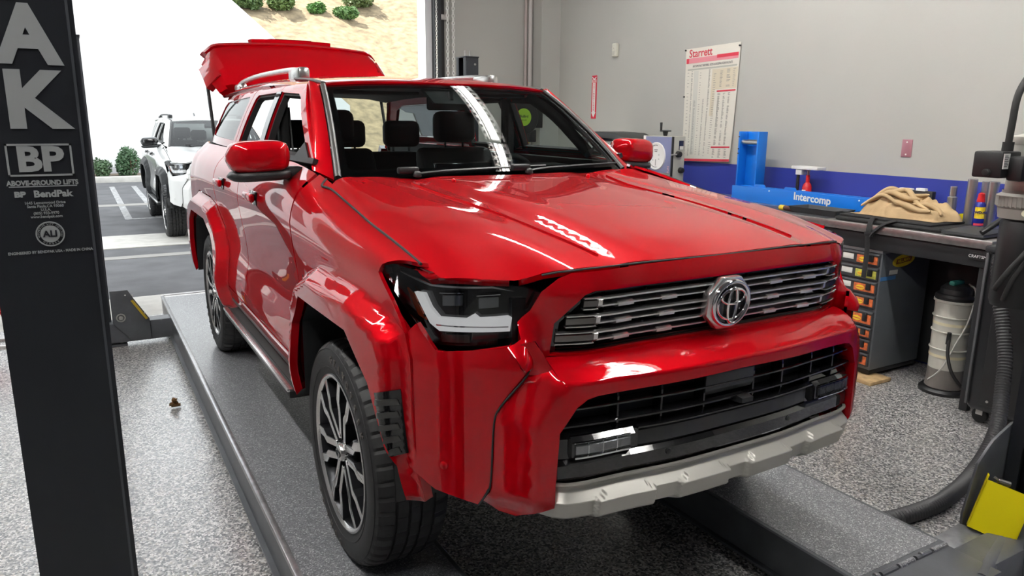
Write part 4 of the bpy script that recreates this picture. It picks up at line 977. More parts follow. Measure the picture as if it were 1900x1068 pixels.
    sw = tube('steering_wheel', [(.385 + .185 * math.cos(i * PI / 12), 1.12 - .06 * math.sin(i * PI / 12), 1.20 + .175 * math.sin(i * PI / 12)) for i in range(25)], .016, M_cabin, root, 10, 2)
    box('wheel_boss', (.30, 1.07, 1.12), (.47, 1.14, 1.26), M_cabin, sw, .02)
    for dx in (-.14, .14): box('wheel_spoke', (.385 + dx - .06, 1.10, 1.185), (.385 + dx + .06, 1.125, 1.215), M_cabin, sw, .006)
    def seat(x, y, back_top, w):
        b = prism('seat', [(y, .80), (y, .95), (y + .10, 1.0), (y + .50, .97), (y + .56, .85)], lambda u, v, q: (x - w / 2 + q, u, v), w, M_seat, root, .05, 3)
        prism('seat_back', [(y + .44, .92), (y + .40, 1.0), (y + .56, back_top - .06), (y + .60, back_top), (y + .68, back_top), (y + .70, back_top - .06), (y + .60, .92)], lambda u, v, q: (x - w / 2 + .02 + q, u, v), w - .04, M_seat, b, .045, 3)
        box('headrest', (x - .135, y + .585, back_top + .03), (x + .135, y + .69, back_top + .215), M_seat, b, .045, 3)
        for dx in (-.06, .06): cyl('headrest_post', (x + dx, y + .64, back_top - .02), (x + dx, y + .64, back_top + .06), .008, M_chrome, b, seg=8)
        return b
    for s in (-1, 1):
        seat(s * .385, 1.12, 1.40, .52); seat(s * .40, 2.03, 1.34, .56)
    seat(0, 2.05, 1.34, .24)
    box('cargo_load_floor', (-.78, 2.9, .72), (.78, 3.8, .90), M_cabin, root, .02)
    vm = box('interior_mirror', (-.12, .99, 1.61), (.12, 1.02, 1.675), M_cabin, root, .012)
    cyl('mirror_arm', (0, .98, 1.66), (0, .99, 1.70), .012, M_cabin, vm, seg=10)
    prism('sensor_pod', [(-.10, 1.64), (.10, 1.64), (.13, 1.71), (-.13, 1.71)], lambda u, v, w: (u, .955 + (v - 1.64) * 1.1 + w, v), .05, M_headliner, root, .01)
    for s in (-1, 1): box('sun_visor', (s * .10, 1.14, 1.685), (s * .52, 1.30, 1.70), M_headliner, root, .006)
    # ---------------- rear end
    def rear(x, z): return V((x, 3.98 - .06 * (abs(x) / .8) ** 2 - .10 * sstep(1.1, 1.4, z), z))
    patch('rear_bumper', [(-.80, .50), (.80, .50), (.80, .88), (-.80, .88)], rear, paint, root, .1, flip=True, depth=.1)
    for s in (-1, 1):
        patch('tail_lamp', [(s * .62, .90), (s * .80, .90), (s * .78, 1.34), (s * .66, 1.34)] if s > 0 else [(-.80, .90), (-.62, .90), (-.66, 1.34), (-.78, 1.34)], rear, M_taillens, root, .06, flip=True, depth=.08)
    if not red:
        patch('tailgate', [(-.62, .90), (.62, .90), (.62, 1.70), (-.62, 1.70)], rear, paint, root, .1, flip=True, depth=.05)
        box('bonnet_badge', (-.815, .22, 1.27), (-.79, .36, 1.30), M_trim, root, .004)
    else:
        # raised tailgate: outer skin looks up and forward
        a_hinge = V((.03, 3.62, 1.765)); up = V((0, .84, .545)).normalized() ; nrm = V((0, -up.z, up.y))
        def gate(x, v, o=0.0):
            crown = .05 * (1 - (x / .80) ** 2) ; x *= .93; return a_hinge + V((x, 0, 0)) + up * v * .67 + nrm * (o + crown * (0.4 + .6 * v) + .05 * math.sin(min(1, v) * PI * .9) - .20 * sstep(.62, .86, abs(x)))
        tg = patch('tailgate', [(-.74, .02), (.74, .02), (.79, .35), (.80, .70), (.74, .80), (.55, .84), (-.55, .84), (-.74, .80), (-.80, .70), (-.79, .35)], gate, paint, root, .05, depth=.07)
        patch('tailgate_inner_trim', [(-.70, .05), (.70, .05), (.72, .70), (-.72, .70)], lambda x, v: gate(x, v, -.09), M_trim, tg, .1, flip=True, depth=.02)
        patch('gate_lower_band', [(-.76, .845), (.76, .845), (.78, 1.0), (.70, 1.04), (-.70, 1.04), (-.78, 1.0)], lambda x, v: gate(x, v, .015 - .05 * sstep(.9, 1.05, v)), paint, tg, .05, depth=.09)
        patch('gate_handle_garnish', [(-.36, .99), (.34, .97), (.36, 1.03), (.30, 1.075), (-.30, 1.085), (-.38, 1.04)], lambda x, v: gate(x, v, .032 - .05 * sstep(.95, 1.1, v)), paint, tg, .05, depth=.05)
        patch('plate_recess', [(-.19, 1.02), (.17, 1.01), (.19, 1.055), (-.21, 1.065)], lambda x, v: gate(x, v, .040 - .05 * sstep(.95, 1.1, v)), M_gblack, tg, .05, depth=.02)
        for s in (-1, 1):
            q = [(s * .66, .25), (s * .815, .22), (s * .83, .62), (s * .70, .60)]
            patch('gate_lamp', q if s > 0 else q[::-1], lambda x, v: gate(x, v, .02), M_taillens, tg, .05, depth=.06)
            q = [(s * .52, .0), (s * .70, .0), (s * .72, .26), (s * .60, .30), (s * .50, .22)]
            patch('spoiler_fin', q if s > 0 else q[::-1], lambda x, v: gate(x, v, .045), paint, tg, .05, depth=.08)
            cyl('gas_strut', (s * .70, 3.72, 1.30), (s * .70, 3.95, 1.90), .013, M_black, root, seg=10)
    # ---------------- wheels
    w0 = make_wheel(root, style)
    spots = [(-.795, 0, 0), (-.795, 2.85, 17), (.795, 0, 0), (.795, 2.85, 0)]
    for i, (x, y, tw) in enumerate(spots):
        w = w0 if i == 0 else copy_tree(w0, root)
        w.location = (x, y, .3955); w.rotation_euler = (math.radians(tw), 0, PI if x > 0 else 0)
    return root

CAR = build_car('red_suv', 'large glossy red SUV with raised tailgate parked on the lift', (0, 0, .2), 0, M_paint, 'road')

# ------------------------------------------------------------------ bench along the right wall
BZ = 1.09
M_bench = mat('brushed bench steel', (.42, .41, .40), .33, .85, noise=(25, .15))
M_dark = mat('dark bench frame', (.014, .015, .017), .5)
BN = empty('workbench', 'long workbench with brushed steel top and dark frame along the blue wall', 'workbench', (3.35, .6, 0))
def bpart(nm, a, b, m, bev=0.004, parent=None): return box(nm, V(a) - V((3.35, .6, 0)), V(b) - V((3.35, .6, 0)), m, parent or BN, bev)
bpart('worktop', (3.0, -.11, BZ - .055), (3.74, 3.2, BZ), M_bench, .006)
bpart('worktop_mat', (3.02, 1.05, BZ), (3.30, 2.9, BZ + .003), mat('dark bench mat', (.05, .053, .06), .5), .001)
bpart('apron', (3.03, -.11, BZ - .17), (3.06, 3.2, BZ - .055), M_dark)
bpart('shade_panel', (3.71, -.11, .02), (3.74, 3.2, BZ - .055), M_dark)  # dark sheet standing in for the shade on the wall below the worktop
for y in (-.08, 1.2, 3.1):
    for x in (3.05, 3.66): bpart('leg', (x, y, 0), (x + .05, y + .05, BZ - .055), M_dark)
lb = bpart('name_plate', (3.022, -.108, .962), (3.030, .024, 1.006), M_black, .001)
text('plate_lettering', 'CRAFTSMAN', .025, basis((-.330, -.645, .984), (0, -1, 0), (0, 0, 1)), M_white, lb, .0006)
# ------------------------------------------------------------------ small parts cabinet
DC = empty('parts_cabinet', 'dark grey small parts cabinet with eight labelled drawers under the bench', 'cabinet', (3.05, .60, 0))
M_cab = mat('cabinet grey', (.095, .105, .115), .45, noise=(4, .1))
box('shell', (0, 0, .065), (.56, .52, .925), M_cab, DC, .006)
box('top_edge', (-.012, -.004, .900), (.56, .524, .928), mat('cabinet edge silver', (.38, .39, .40), .35, .6), DC, .004)
box('plinth', (.01, .01, .03), (.55, .51, .066), M_black, DC, .004)
M_pack = mat('orange hardware pack', (.68, .16, .05), .4, noise=(40, .35)); M_oval = mat('yellow print', (.85, .62, .03), .5); M_pack2 = mat('lime hardware pack', (.50, .50, .08), .4, noise=(40, .35))
for i, (zt, zb) in enumerate(((.893, .806), (.793, .706), (.695, .608), (.596, .508), (.486, .380), (.370, .292), (.284, .196), (.184, .088))):
    d = box('drawer', (-.018, .012, zb), (.02, .508, zt), mat('drawer charcoal', (.05, .053, .058), .4), DC, .005)
    box('drawer_rim', (-.026, .012, zt - .014), (-.014, .508, zt - .002), mat('drawer rim', (.09, .095, .10), .35), d, .003)
    box('label_card', (-.0215, .205, lerp(zb, zt, .30)), (-.017, .29, lerp(zb, zt, .74)), M_paper, d, .001)
    box('hardware_pack', (-.0215, .022, lerp(zb, zt, .14)), (-.017, .180, lerp(zb, zt, .76)), M_pack2 if i == 1 else M_pack, d, .001)
    for yc_ in (.130,):
        c = V((-.0222, yc_, lerp(zb, zt, .43)))
        mesh('pack_oval', [c + V((0, .034 * math.cos(k * PI / 10), .017 * math.sin(k * PI / 10))) for k in range(20)], [tuple(range(20))], M_oval, d)
    box('latch', (-.036, .048, lerp(zb, zt, .32)), (-.017, .082, lerp(zb, zt, .88)), M_black, d, .004)
    box('packing_line', (-.0223, .10, lerp(zb, zt, .40)), (-.0220, .16, lerp(zb, zt, .45)), M_inkred, d)
sy = -.0015
c = V((.240, sy, .836))
ov = mesh('maker_sticker', [c + V((.125 * math.cos(k * PI / 20), 0, .044 * math.sin(k * PI / 20) + .03 * .3 * math.cos(k * PI / 20))) for k in range(40)][::-1], [tuple(range(40))], M_oval, DC)
rot = V((1, 0, .09))
prism('sticker_band', [(-.085, -.016), (.085, -.016), (.092, .018), (-.078, .018)], lambda u, v, w: (c.x + u, sy - .0008 - w, c.z + v + u * .09), .0005, mat('maroon print', (.20, .02, .015), .5), ov)
text('sticker_lettering', 'HILLMAN', .034, basis((c.x, sy - .0022, c.z + .001), rot, (-.09, 0, 1)), M_oval, ov, .0004, bold=.001)
box('white_tag', (.095, -.002, .745), (.185, 0, .775), M_paper, DC)
box('blue_tape', (.0, -.002, .708), (.17, 0, .735), mat('blue masking tape', (.06, .20, .45), .6), DC)
wp = box('wood_plank', (2.93, .50, 0.0), (3.16, .72, .026), mat('raw pine', (.52, .36, .18), .7, noise=(18, .25)), None, .004)
tag(wp, 'short pale wooden plank on the floor under the parts cabinet', 'plank')
# ------------------------------------------------------------------ fluid extractor
FX = empty('fluid_extractor', 'translucent white fluid extractor cylinder with black pump lid on the floor', 'fluid extractor', (3.30, .215, 0))
M_poly = mat('milky polythene', (.55, .54, .48), .35, noise=(5, .06)); M_polyd = mat('polythene with dark oil', (.17, .155, .14), .35)
lathe('base', [(0, 0), (.15, 0), (.15, .02), (.135, .035), (0, .04)], M_black, FX, 32)
lathe('lower_tank', [(.105, .03), (.118, .04), (.114, .06), (.110, .17)], M_polyd, FX, 32)
lathe('tank', [(.110, .17), (.112, .30), (.120, .303), (.120, .309), (.112, .312), (.113, .42), (.121, .423), (.121, .429), (.113, .432), (.115, .52), (.123, .523), (.123, .529), (.115, .532), (.117, .62), (.126, .625), (.126, .64), (.0, .645)], M_poly, FX, 36)
for z in (.25, .47): lathe('level_band', [(.1145, z), (.1148, z + .02)], mat('cream print', (.72, .66, .46), .5), FX, 32)
lathe('lid', [(.122, .636), (.124, .66), (.115, .675), (.10, .68), (.095, .71), (.07, .735), (0, .74)], M_black, FX, 32)
box('pump_handle', (-.075, -.02, .735), (.05, .02, .765), mat('teal plastic', (.02, .16, .13), .4), FX, .012)
tube('suction_tube', [(.06, -.04, .74), (.02, -.11, .70), (-.06, -.13, .52), (-.12, -.10, .36), (-.165, -.06, .20), (-.16, .02, .10)], .006, mat('clear tube', (.50, .50, .46), .3), FX, 8)
tube('evacuation_hose', [(-.12, -.06, .40), (-.15, -.08, .30), (-.14, -.12, .18), (-.05, -.16, .07), (.06, -.17, .03)], .010, M_rubber, FX, 8)
cyl('tap', (-.122, -.055, .36), (-.125, -.06, .44), .013, M_black, FX, seg=10)
# ------------------------------------------------------------------ black cart with hose
CT = empty('service_cart', 'tall black plastic service cart at the end of the bench', 'cart', (3.2, -.45, 0))
box('body', (-.32, -.32, .09), (.30, .30, 1.06), mat('textured black plastic', (.012, .013, .015), .38), CT, .035, 3)
box('front_panel', (-.330, -.25, .14), (-.315, .22, .98), M_black, CT, .012)
box('rim', (-.335, -.335, 1.045), (.31, .31, 1.085), mat('black rim', (.03, .032, .035), .35), CT, .012)
box('edge_strip', (-.329, .285, .12), (-.312, .300, 1.04), mat('worn grey edge', (.10, .105, .11), .3), CT, .004)
box('tool_shelf', (-.37, -.30, .985), (-.31, .12, 1.0), mat('shelf grey', (.12, .125, .13), .35), CT, .003)
for dx in (-.24, .24):
    for dy in (-.24, .24):
        w_ = cyl('caster', (dx - .015, dy, .045), (dx + .015, dy, .045), .045, M_rubber, CT, seg=18, bevel=.004)
        box('caster_fork', (dx - .022, dy - .02, .05), (dx + .022, dy + .02, .092), M_steel, w_, .003)
for z in (.17, .95): cyl('panel_rivet', (-.334, .17, z), (-.329, .17, z), .008, M_steel, CT, seg=10)
hose = [(2.83, -.245, 1.035), (2.795, -.265, .98), (2.77, -.30, .84), (2.75, -.355, .68), (2.70, -.42, .50), (2.62, -.467, .36), (2.50, -.53, .255), (2.38, -.578, .175), (2.24, -.61, .10), (2.06, -.645, .05), (1.86, -.685, .040), (1.66, -.712, .040), (1.43, -.701, .040), (1.27, -.67, .040)]
hp = smooth_path(hose, 14)
L_ = [0]
for a_, b_ in zip(hp[:-1], hp[1:]): L_.append(L_[-1] + (b_ - a_).length)
N_ = int(L_[-1] / .0045); hp2 = []; j = 0
for i in range(N_):
    t = L_[-1] * i / (N_ - 1)
    while j < len(L_) - 2 and L_[j + 1] < t: j += 1
    hp2.append(hp[j].lerp(hp[j + 1], (t - L_[j]) / max(1e-9, L_[j + 1] - L_[j])))
hs = tube('corrugated_hose', hp2, .036, mat('hose rubber', (.03, .03, .032), .5), None, 14, 1, rfn=lambda t: 1.0 + .075 * math.cos(t * (N_ - 1) / 4 * 2 * PI))
tag(hs, 'grey-black corrugated exhaust hose curving from the cart down to the floor', 'hose')
# ------------------------------------------------------------------ things on the bench
def at(nm, label, cat, loc, group=None): return empty(nm, label, cat, loc, 0, group)
# folded black bag with strap
bg_ = at('tool_bag', 'flat black fabric bag lying under the tan cloth on the bench', 'bag', (3.28, .60, BZ))
M_fab = mat('black nylon', (.013, .013, .014), .8, bump=(60, .2))
box('bag_body', (-.24, -.37, 0), (.17, .40, .030), M_fab, bg_, .014, 3)
box('bag_flap', (-.22, -.30, .028), (.16, .38, .046), M_fab, bg_, .008, 3)
tube('strap', [(-.20, .10, .045), (-.262, .09, .04), (-.295, .085, -.02), (-.302, .08, -.10), (-.300, .075, -.20), (-.303, .077, -.36)], .017, M_fab, bg_, 8, 6, flat=.22)
tube('webbing_tail', [(-.22, -.05, .04), (-.27, -.01, .02), (-.297, .04, -.03), (-.297, .07, -.07)], .028, M_fab, bg_, 8, 6, flat=.2)
box('buckle', (-.306, .04, -.075), (-.286, .11, -.045), M_black, bg_, .004)
# tan cloth: folded sheet over a lump
random.seed(5)
nx, ny = 46, 70; vs_ = []; fs_ = []
folds = [(random.uniform(-.3, .3), random.uniform(-.25, .25), random.uniform(0, PI), random.uniform(.014, .030), random.uniform(.016, .042)) for _ in range(30)]
for i in range(nx + 1):
    for j in range(ny + 1):
        u = i / nx * 2 - 1; v = j / ny * 2 - 1
        r = (abs(u) ** 3 + abs(v) ** 3) ** (1 / 3); a = math.atan2(u, v)
        edge = 1 + .10 * math.sin(3 * a + 1) + .06 * math.sin(7 * a)
        y = -v * .30 * edge; x = u * .17 * edge
        m = max(0, 1 - r ** 4); top = .60 + .40 * sstep(-.75, .35, -v) - .10 * math.sin(3 * v) * u
        h = .105 * m ** .6 * top
        w1 = math.sin(11 * (x * 1.5 + y * .8) + 2.2 * math.sin(9 * y + 4 * x)); w2 = math.sin(23 * (y - .7 * x) + 2.6 * math.sin(13 * x + 1.2) + .6)
        h += m ** .5 * (.050 * (1 - abs(w1)) ** 1.2 + .034 * (1 - abs(w2)) ** 1.3 + .016 * math.sin(17 * x + 3) * math.sin(15 * y))
        x += .018 * w2 * m; y += .020 * w1 * m
        vs_.append((x, y, .004 + max(0, h)))
for i in range(nx):
    for j in range(ny): a = i * (ny + 1) + j; fs_.append((a, a + ny + 1, a + ny + 2, a + 1))
cl = mesh('cloth', vs_, fs_, mat('tan canvas', (.52, .37, .20), .85, noise=(7, .12), bump=(120, .15)), None, True, loc=(3.30, .62, BZ + .046))
tag(cl, 'crumpled tan canvas cloth heaped on the workbench', 'cloth')
def cloth_z(x, y):
    return max((v[2] for v in vs_ if abs(v[0] - x) < .02 and abs(v[1] - y) < .02), default=.01)
for path, r_ in (([(-.13, .27), (-.11, .16), (-.06, .06), (.02, .0)], .024), ([(-.14, .17), (-.12, .07), (-.09, -.03), (-.04, -.10)], .026), ([(-.02, .20), (.0, .10), (-.02, .0), (-.07, -.10), (-.10, -.20)], .020), ([(-.15, .03), (-.13, -.06), (-.11, -.14), (-.12, -.23)], .028), ([(-.05, .26), (-.02, .14), (.04, .03), (.06, -.10)], .022), ([(-.09, -.08), (-.04, -.15), (-.03, -.22), (-.07, -.28)], .022), ([(-.15, .22), (-.145, .10), (-.15, -.02)], .018)):
    tube('fold', [(x, y, cloth_z(x, y) + .004) for x, y in path], r_, MATS['tan canvas'], cl, 12, 8, rfn=lambda t: .25 + .75 * math.sin(PI * min(1, max(0, t))) ** .6, flat=.75)
# scale beam
IB = at('scale_beam', 'bright blue steel beam with white lettering lying on the bench', 'scale beam', (3.46, 1.62, BZ))
M_iblue = mat('scale blue', (.005, .16, .62), .35)
prism('beam', [(-.06, 0), (.06, 0), (.06, .128), (.045, .128), (.045, .012), (-.045, .012), (-.045, .128), (-.06, .128)], lambda u, v, w: (u, -.68 + w, v), 1.40, M_iblue, IB, .003)
text('beam_lettering', 'Intercomp', .084, basis((-.0612, -.13, .084), (0, -1, -.03), (0, 0, 1)), M_white, IB, .0008, bold=.002)
for y, z in ((.42, .12), (.10, .115)): prism('lug', [(-.08, .11), (.07, .11), (.05, .155), (-.05, .155)], lambda u, v, w: (-.05 + w, y + u, v), .012, M_iblue, IB, .003)
for y in (.30, -.55): cyl('rivet', (-.064, y, .11), (-.058, y, .11), .006, M_white, IB, seg=10)
# upright blue stand
BS = at('blue_stand', 'upright blue steel bracket with roller standing at the far end of the bench', 'stand', (3.50, 2.24, BZ + .005))
for y in (-.115, .095): box('side_plate', (-.05, y, 0), (.06, y + .018, .59), M_iblue, BS, .003)
box('web', (.045, -.11, 0), (.06, .11, .59), M_iblue, BS, .002)
cyl('roller', (-.01, -.10, .50), (-.01, .10, .50), .022, M_steel, BS, seg=18)
cyl('hole_plug', (-.01, .112, .50), (-.01, .120, .50), .018, M_white, BS, seg=14)
for z in (.40, .44, .545): cyl('bolt', (-.055, .104, z), (-.05, .104, z), .006, M_black, BS, seg=8)
box('foot', (-.09, -.14, 0), (.10, .14, .012), M_iblue, BS, .003)
# bottle jack with plate
BJ = at('bottle_jack', 'red bottle jack with white notched plate on top beside the blue beam', 'jack', (3.62, 1.72, BZ))
lathe('jack_body', [(0, 0), (.05, 0), (.05, .02), (.038, .03), (.038, .15), (.03, .175), (.016, .19), (.016, .25), (0, .25)], M_red, BJ, 24)
box('jack_label', (-.040, -.016, .06), (-.034, .020, .13), M_paper, BJ, .003)
lathe('jack_ram', [(0, .24), (.012, .24), (.012, .285), (.022, .29), (.022, .30), (0, .30)], M_steel, BJ, 18)
box('top_plate', (-.06, -.13, .296), (.05, .13, .322), M_white, BJ, .004)
box('plate_block', (-.05, .03, .25), (.02, .09, .298), M_white, BJ, .004)
cyl('support_leg', (-.03, .075, 0), (-.03, .075, .255), .013, M_black, BJ, seg=12)
tube('release_ring', [(-.05, -.05 + .022 * math.cos(k * PI / 6), .09 + .022 * math.sin(k * PI / 6)) for k in range(13)], .004, M_white, BJ, 6, 2)
cyl('pump_socket', (-.02, -.045, .03), (-.02, -.045, .10), .022, M_red, BJ, seg=14, bevel=.004)
# readout
RO = at('readout', 'small grey handheld readout tilted on the bench by the red jack', 'meter', (3.46, 1.98, BZ))
prism('case', [(-.04, 0), (.05, 0), (.05, .02), (.0, .115), (-.02, .115)], lambda u, v, w: (u, -.05 + w, v), .10, M_black, RO, .006)
prism('screen', [(-.036, .018), (-.022, .095), (-.0255, .0955), (-.0395, .0185)], lambda u, v, w: (u, -.036 + w, v), .072, mat('readout grey', (.45, .45, .43), .4), RO)
# tray
TR = at('tray', 'shallow dark grey rectangular tray on the bench in front of the beam', 'tray', (3.20, 1.24, BZ + .005))
bm = bmesh.new(); T_ = [(-.095, -.19, 0), (.095, -.19, 0), (.095, .19, 0), (-.095, .19, 0)]; U_ = [(-.115, -.21, .045), (.115, -.21, .045), (.115, .21, .045), (-.115, .21, .045)]; W_ = [(x * .92, y * .95, .045) for x, y, z in U_]; F_ = [(x * .93, y * .96, .006) for x, y, z in T_]
R4 = [[bm.verts.new(p) for p in q] for q in (T_, U_, W_, F_)]
bm.faces.new(R4[0][::-1]); bm.faces.new(R4[3])
for q in range(3):
    for k in range(4): bm.faces.new((R4[q][k], R4[q][(k + 1) % 4], R4[q + 1][(k + 1) % 4], R4[q + 1][k]))
bm_bevel(bm, .006, 2); bm_obj('tray_shell', bm, mat('tray grey', (.045, .047, .05), .5), TR, True)
box('tray_handle', (-.03, -.245, .035), (.03, -.20, .045), mat('tray grey', (.045, .047, .05), .5), TR, .006)
# screwdriver
SD = at('screwdriver', 'stubby screwdriver with yellow and brown handle beside the tray', 'screwdriver', (3.14, 1.50, BZ))
cyl('handle_cap', (0, .03, .022), (0, .075, .022), .021, mat('amber yellow handle', (.75, .55, .05), .3), SD, seg=16, bevel=.005)
cyl('handle', (0, .03, .022), (0, -.05, .022), .021, mat('brown handle', (.10, .04, .03), .35), SD, seg=8, bevel=.004)
cyl('shank', (0, -.05, .022), (0, -.09, .022), .007, M_steel, SD, seg=10)
# cylinders, spray can, block, tablet
def pipe(lbl, x, y, prof):
    o = lathe('metal_sleeve', prof, mat('turned aluminium', (.60, .60, .60), .28, .9), None, 28, (0, 0, 0), (0, 0, 1)); o.location = (x, y, BZ); tag(o, lbl, 'metal sleeve'); return o
pipe('short stepped aluminium sleeve standing between tan cloth and spray can', 3.56, .475, [(0, 0), (.031, 0), (.031, .185), (.024, .188), (.022, .188), (.022, .255), (.018, .258), (.018, .20), (0, .20)])
pipe('tall aluminium tube behind the left edge of the spray can', 3.55, .348, [(0, 0), (.030, 0), (.030, .315), (.026, .318), (.026, .10), (0, .10)])
pipe('tall aluminium tube standing in the middle of three tubes', 3.63, .300, [(0, 0), (.028, 0), (.028, .300), (.024, .303), (.024, .10), (0, .10)])
pipe('tall aluminium tube nearest to the lift power unit', 3.53, .200, [(0, 0), (.031, 0), (.031, .310), (.027, .313), (.027, .10), (0, .10)])
SPC = at('spray_can', 'blue and yellow spray can with red cap standing on the bench', 'spray can', (3.44, .222, BZ))
M_can = mat('can blue', (.012, .02, .22), .25, .2)
lathe('can', [(0, 0), (.032, 0), (.033, .004), (.033, .165), (.026, .178), (.024, .182), (0, .182)], M_can, SPC, 28)
def on_can(a0, a1, z0, z1, m, nm, rr=.0334):
    n = 10; v_ = []; f_ = []
    for i in range(n + 1):
        a = math.radians(lerp(a0, a1, i / n)); v_ += [(rr * math.cos(a), rr * math.sin(a), z0), (rr * math.cos(a), rr * math.sin(a), z1)]
    for i in range(n): f_.append((2 * i, 2 * i + 2, 2 * i + 3, 2 * i + 1))
    return mesh(nm, v_, f_, m, SPC, True)
on_can(160, 285, .075, .150, M_oval, 'yellow_shield'); on_can(160, 285, .030, .045, M_inkred, 'red_band'); on_can(165, 280, .010, .024, M_white, 'white_band')
a = math.radians(222); text('can_lettering', 'WD-40', .022, basis((.0345 * math.cos(a), .0345 * math.sin(a), .115), (-math.sin(a), math.cos(a), 0), (0, 0, 1)), mat('can navy', (.01, .015, .12), .3), SPC, .0012, bold=.0008)
lathe('cap', [(.024, .182), (.024, .19), (.018, .235), (.010, .242), (0, .242)], M_red, SPC, 24)
cyl('nozzle', (-.005, -.01, .235), (-.03, -.03, .235), .004, M_red, SPC, seg=8)
yb = box('yellow_block', (3.62, .395, BZ), (3.70, .45, BZ + .07), M_yellow, None, .004); tag(yb, 'small yellow block behind the short stepped sleeve', 'block')
tb = at('tablet', 'dark flat tablet case propped flat at the near end of the bench', 'tablet', (3.17, .085, BZ + .005))
box('case', (-.15, -.13, 0), (.17, .13, .018), mat('tablet case grey', (.035, .037, .04), .45), tb, .006)
box('cover', (-.15, -.13, .018), (.17, .13, .026), mat('tablet cover', (.028, .03, .033), .5), tb, .004, rot=Matrix.Rotation(math.radians(-1.5), 3, 'Y'))
ht = tube('pry_tool', [(3.02, -.03, BZ + .04), (3.06, -.05, BZ + .07), (3.13, -.075, BZ + .12)], .017, M_black, None, 10, 3); tag(ht, 'black handled hand tool leaning at the near end of the bench', 'hand tool')
wt_ = at('clamp_set', 'white and black clamp behind the tan cloth against the blue wall', 'clamp', (3.62, .74, BZ))
box('clamp_jaw', (-.02, .06, .0), (.02, .16, .215), M_white, wt_, .006); box('clamp_body', (-.025, -.10, .0), (.025, .06, .205), M_black, wt_, .008); box('clamp_pad', (-.02, -.04, .195), (.02, .03, .222), M_white, wt_, .005)
# ------------------------------------------------------------------ dial box and balancer behind the bench end
GB = at('dial_tester', 'blue-grey box with big round white dial and black knobs by the wall', 'tester', (3.20, 3.12, BZ + .005))
M_gb = mat('tester blue grey', (.19, .21, .36), .45); M_gs = mat('tester stone grey', (.45, .45, .40), .5)
box('case', (0, -.205, .0), (.15, .21, .535), M_gs, GB, .006)
box('front_plate', (-.008, -.200, .19), (.002, .185, .528), M_gb, GB, .003)
box('side_trim', (-.012, .178, .0), (.004, .212, .535), M_white, GB, .003)
box('corner_trim', (-.012, -.209, .0), (.008, -.192, .532), M_black, GB, .003)
dl = lathe('dial', [(0, .010), (.105, .010), (.112, .012), (.128, .014), (.132, .004), (.132, 0)], M_white, GB, 48, (-.006, .015, .345), (-1, 0, 0))
tube('dial_ring', [(-.018, .015 + .104 * math.cos(k * PI / 16), .345 + .104 * math.sin(k * PI / 16)) for k in range(-9, 10)], .003, M_inkgrey, dl, 6, 2)
box('dial_needle', (-.0185, .012, .255), (-.0165, .016, .315), M_ink, dl)
for k, (w_, z) in enumerate(((.05, .40), (.038, .385))): box('dial_print', (-.0172, .015 - w_ / 2, z), (-.0165, .015 + w_ / 2, z + .008), M_inkgrey, dl)
for yy, z in ((.06, .34), (-.03, .35), (-.03, .31), (.055, .30)): box('dial_print', (-.0172, yy - .008, z), (-.0165, yy + .008, z + .014), mat('pale print', (.55, .55, .55), .6), dl)
cyl('dial_lamp', (-.03, .12, .41), (-.01, .12, .41), .011, M_white, GB, seg=12)
box('meter_window', (.07, -.2115, .41), (.125, -.204, .495), mat('meter navy', (.01, .015, .05), .2), GB, .003)
box('meter_scale', (.075, -.2125, .412), (.12, -.2105, .445), M_paper, GB)
cyl('knob', (.06, -.205, .37), (.06, -.245, .37), .032, M_black, GB, .026, 18, .005)
cyl('knob', (.10, -.205, .22), (.10, -.245, .22), .032, M_black, GB, .026, 8, .006); cyl('knob_stem', (.02, -.24, .37), (-.03, -.22, .365), .008, M_steel, GB, seg=10)
cyl('crank_post', (.06, -.02, .535), (.06, -.02, .575), .018, M_black, GB, .026, 16); cyl('crank_disc', (.06, -.02, .575), (.06, -.02, .588), .055, M_black, GB, seg=24, bevel=.004); cyl('crank_handle', (.03, .01, .585), (.03, .012, .66), .010, M_black, GB, .013, 12, .003)
text('badge', 'SUN', .035, basis((-.0095, -.155, .215), (0, -.25, 1), (0, 1, .25)) if False else basis((-.0095, -.160, .225), (0, 0, 1), (0, 1, 0)), mat('badge white red', (.75, .45, .45), .5), GB, .0006)
WB = empty('wheel_balancer', 'grey wheel balancer with curved black hood at the back of the shop', 'wheel balancer', (3.35, 3.95, 0))
box('cabinet', (-.25, -.40, 0), (.36, .36, 1.32), mat('balancer grey', (.35, .36, .35), .5), WB, .03, 3)
prism('hood', [(-.44, 1.36), (-.44, 1.52), (-.36, 1.60), (-.20, 1.645), (.15, 1.655), (.36, 1.62), (.42, 1.55), (.42, 1.50), (.34, 1.56), (.14, 1.595), (-.18, 1.585), (-.33, 1.54), (-.38, 1.48), (-.38, 1.36)], lambda u, v, w: (-.20 + w, u, v), .40, mat('balancer hood', (.03, .033, .033), .4), WB, .006)
box('weight_tray', (-.16, -.36, 1.32), (.30, .32, 1.56), mat('balancer inner', (.40, .41, .38), .6), WB, .02)
box('dark_recess', (-.175, -.35, 1.34), (-.155, -.02, 1.50), M_black, WB, .006)
